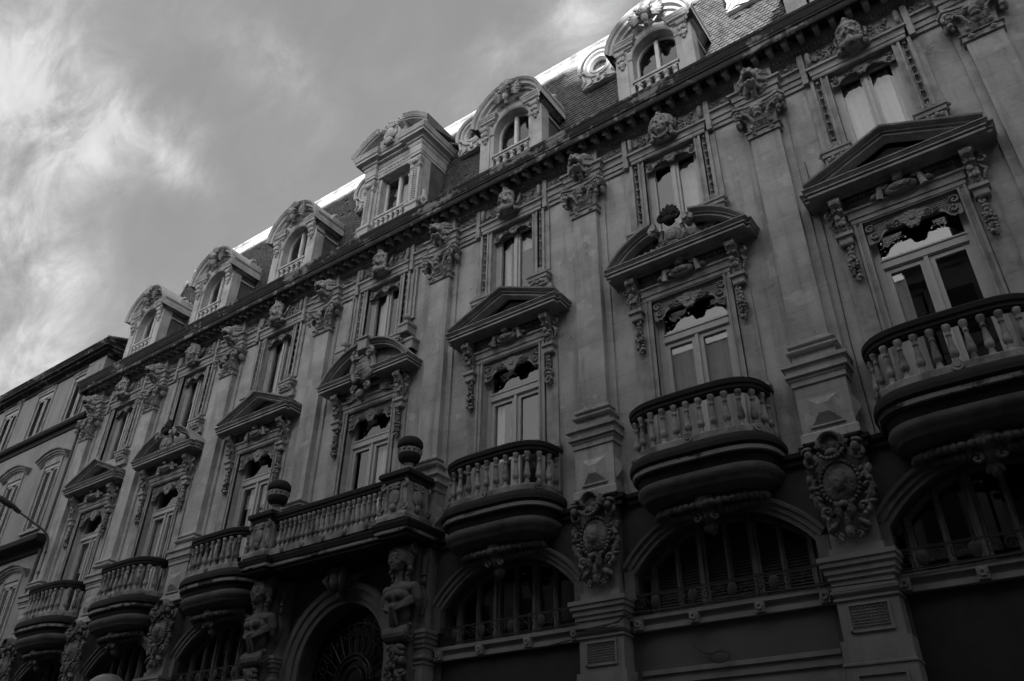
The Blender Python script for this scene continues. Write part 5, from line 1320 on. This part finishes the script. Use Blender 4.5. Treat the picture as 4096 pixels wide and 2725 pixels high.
# ================================================================== the street and what stands opposite
m = MB(); m.box(-400, 400, -400, 400, -1.0, -.12); o = struct(m.build('ground', M['asphalt'])); 
m = MB(); m.add([(-300, -12.0, -.112), (300, -12.0, -.112), (300, -3.2, -.112), (-300, -3.2, -.112)], [(0, 1, 2, 3)]); struct(m.build('road', M['asphalt']))
for nm, a, e in (('pavement', -3.2, 0.0), ('pavement', -16.0, -12.0)):
    m = MB(); m.box(-300, 300, a, e-.003, -.118, .0); struct(m.build(nm, M['paving']))
for a, e in ((-3.35, -3.203), (-11.997, -11.85)):
    m = MB(); m.box(-300, 300, a, e, -.118, .012); struct(m.build('kerb', M['low']))
def block(name, label, x0, x1, y0, y1, h, floors, bays, roofh=2.0, hipr=0.0, group=None):
    E_ = empty(name, label, 'building', ((x0+x1)/2, y1, 0), group); ox, oy = (x0+x1)/2, y1
    m = MB(); m.box(x0-ox, x1-ox, y0-oy, 0, 0, h-.4); m.build('wall', M['opp'], E_)
    m = MB(); m.mould([(x1-ox, y0-oy), (x1-ox, 0), (x0-ox, 0), (x0-ox, y0-oy)], [(0, h-.7), (.1, h-.65), (.15, h-.5), (.5, h-.4), (.55, h-.1), (0, h)], cap=False); m.build('cornice', M['opp'], E_)
    m = MB(); X0, X1, Y_0, Y_1 = x0-ox, x1-ox, y0-oy, 0; ym = (Y_0+Y_1)/2; xr = X1-hipr
    v = [(X0, Y_0, h-.3), (X1, Y_0, h-.3), (X1, Y_1+.4, h-.3), (X0, Y_1+.4, h-.3), (X0, ym, h+roofh), (xr, ym, h+roofh)]
    m.add(v, [(0, 1, 5, 4), (2, 3, 4, 5), (1, 2, 5), (3, 0, 4), (0, 1, 2, 3)]); m.build('roof', M['tile'], E_)
    fh = (h-1.0)/floors; bw_ = (x1-x0)/bays; f = MB(); f.box(-.65, .65, 0, .06, 0, 2.0); f.box(-.5, .5, .06, .1, .1, 1.9); fm = f.mesh('window'); fm.materials.append(M['shutter_dark'])
    for i in range(bays):
        for j in range(1, floors):
            o = bpy.data.objects.new('window', fm); COL.objects.link(o); o.parent = E_; o.location = (X0+(i+.5)*bw_, 0, j*fh+.8)
    m = MB()
    for j in range(1, floors): m.mould([(X1, 0), (X0, 0)], [(0, j*fh+.2), (.12, j*fh+.22), (.14, j*fh+.36), (0, j*fh+.42)])
    m.build('string_course', M['opp'], E_)
    return E_
block('facing_building', 'stone apartment row across the street, its cornice mirrored in the lower window panes', -3, 11.7, -27, -16, 20.9, 6, 5, .3)
block('facing_building', 'narrow rendered house across the street, between the stone row and the taller corner house', 11.8, 13.8, -27, -16, 21.7, 6, 1, .1)
block('facing_building', 'taller rendered house across the street at the right-hand end of the row', 13.9, 62, -27, -16, 23.4, 7, 16, .2)
block('facing_building', 'lower house across the street facing the left-hand bays beside the trees', -60, -3.1, -30, -18, 13.5, 4, 18, 1.5)
TB = block('shade_block', 'unseen tall block added behind the facing row to shade the left of the roof', -40, 9.3, -54, -40, 31.75, 10, 16, .1)  # added out of view to throw shadow on the left part of the roof
TW_ = empty('shade_wing', 'unseen wing added beside the shading block, its top sloped to shape the shadow edge', 'building', (11.8, -40, 0))  # added out of view; its slope draws the slanting end of that shadow
m = MB(); m.add([(-2.45, -10, 0), (2.4, -10, 0), (2.4, 0, 0), (-2.45, 0, 0), (-2.45, -10, 31.3), (2.4, -10, 29.2), (2.4, 0, 29.2), (-2.45, 0, 31.3)], [(0, 1, 2, 3), (4, 5, 6, 7), (0, 1, 5, 4), (1, 2, 6, 5), (2, 3, 7, 6), (3, 0, 4, 7)]); m.build('wall', M['opp'], TW_)
f = MB(); f.box(-.5, .5, 0, .06, 0, 1.6)
for k in range(8): f2 = MB(); f2.box(-.6, .6, 0, .06, 3.2*k+4, 3.2*k+5.8); f2.build('window', M['shutter_dark'], TW_)
# trees along the far pavement, mirrored in the left-hand windows
def tree(x, y, h, r, seed, label):
    rr = random.Random(seed); E_ = empty('plane_tree', label, 'tree', (x, y, 0), 'trees along the far pavement')
    m = MB(); m.tube([(0, 0, 0), (.1, 0, h*.3), (-.1, .1, h*.55), (0, 0, h*.8)], [.28, .22, .15, .05], 8)
    for k in range(9):
        a = rr.uniform(0, 2*PI); z = h*rr.uniform(.35, .65); m.tube([(0, 0, z), (math.cos(a)*r*.4, math.sin(a)*r*.4, z+h*.1), (math.cos(a)*r*.75, math.sin(a)*r*.75, z+h*.22)], [.11, .07, .03], 5)
    m.build('trunk', M['bark'], E_)
    v = []; f = []
    cl = [(rr.gauss(0, r*.42), rr.gauss(0, r*.42), h*.68+rr.gauss(0, h*.13), rr.uniform(.5, 1.1)) for _ in range(34)]
    for cx, cy, cz, cr in cl:
        for k in range(75):
            d = Vector((rr.gauss(0, 1), rr.gauss(0, 1), rr.gauss(0, 1))).normalized()*cr*rr.random()**.4; p = Vector((cx, cy, cz))+d
            u = Vector((rr.gauss(0, 1), rr.gauss(0, 1), rr.gauss(0, 1))).normalized()*.13; w_ = u.cross(Vector((rr.random(), rr.random(), .3))).normalized()*.09; o = len(v)
            v += [tuple(p-u), tuple(p+w_), tuple(p+u), tuple(p-w_)]; f.append((o, o+1, o+2, o+3))
    q = MB(); q.v = v; q.f = f; q.build('crown', M['leaf'], E_); return E_
for k, (x, h) in enumerate(((-41, 15.5), (-34, 17.5), (-27.5, 18.5), (-21.5, 17))):
    tree(x, -13.6, h, 3.2, k, ['bushy plane tree furthest down the far pavement', 'full leafy plane tree second from the far end of the street', 'tallest plane tree, third down the far pavement', 'plane tree on the far pavement nearest the viewer'][k])
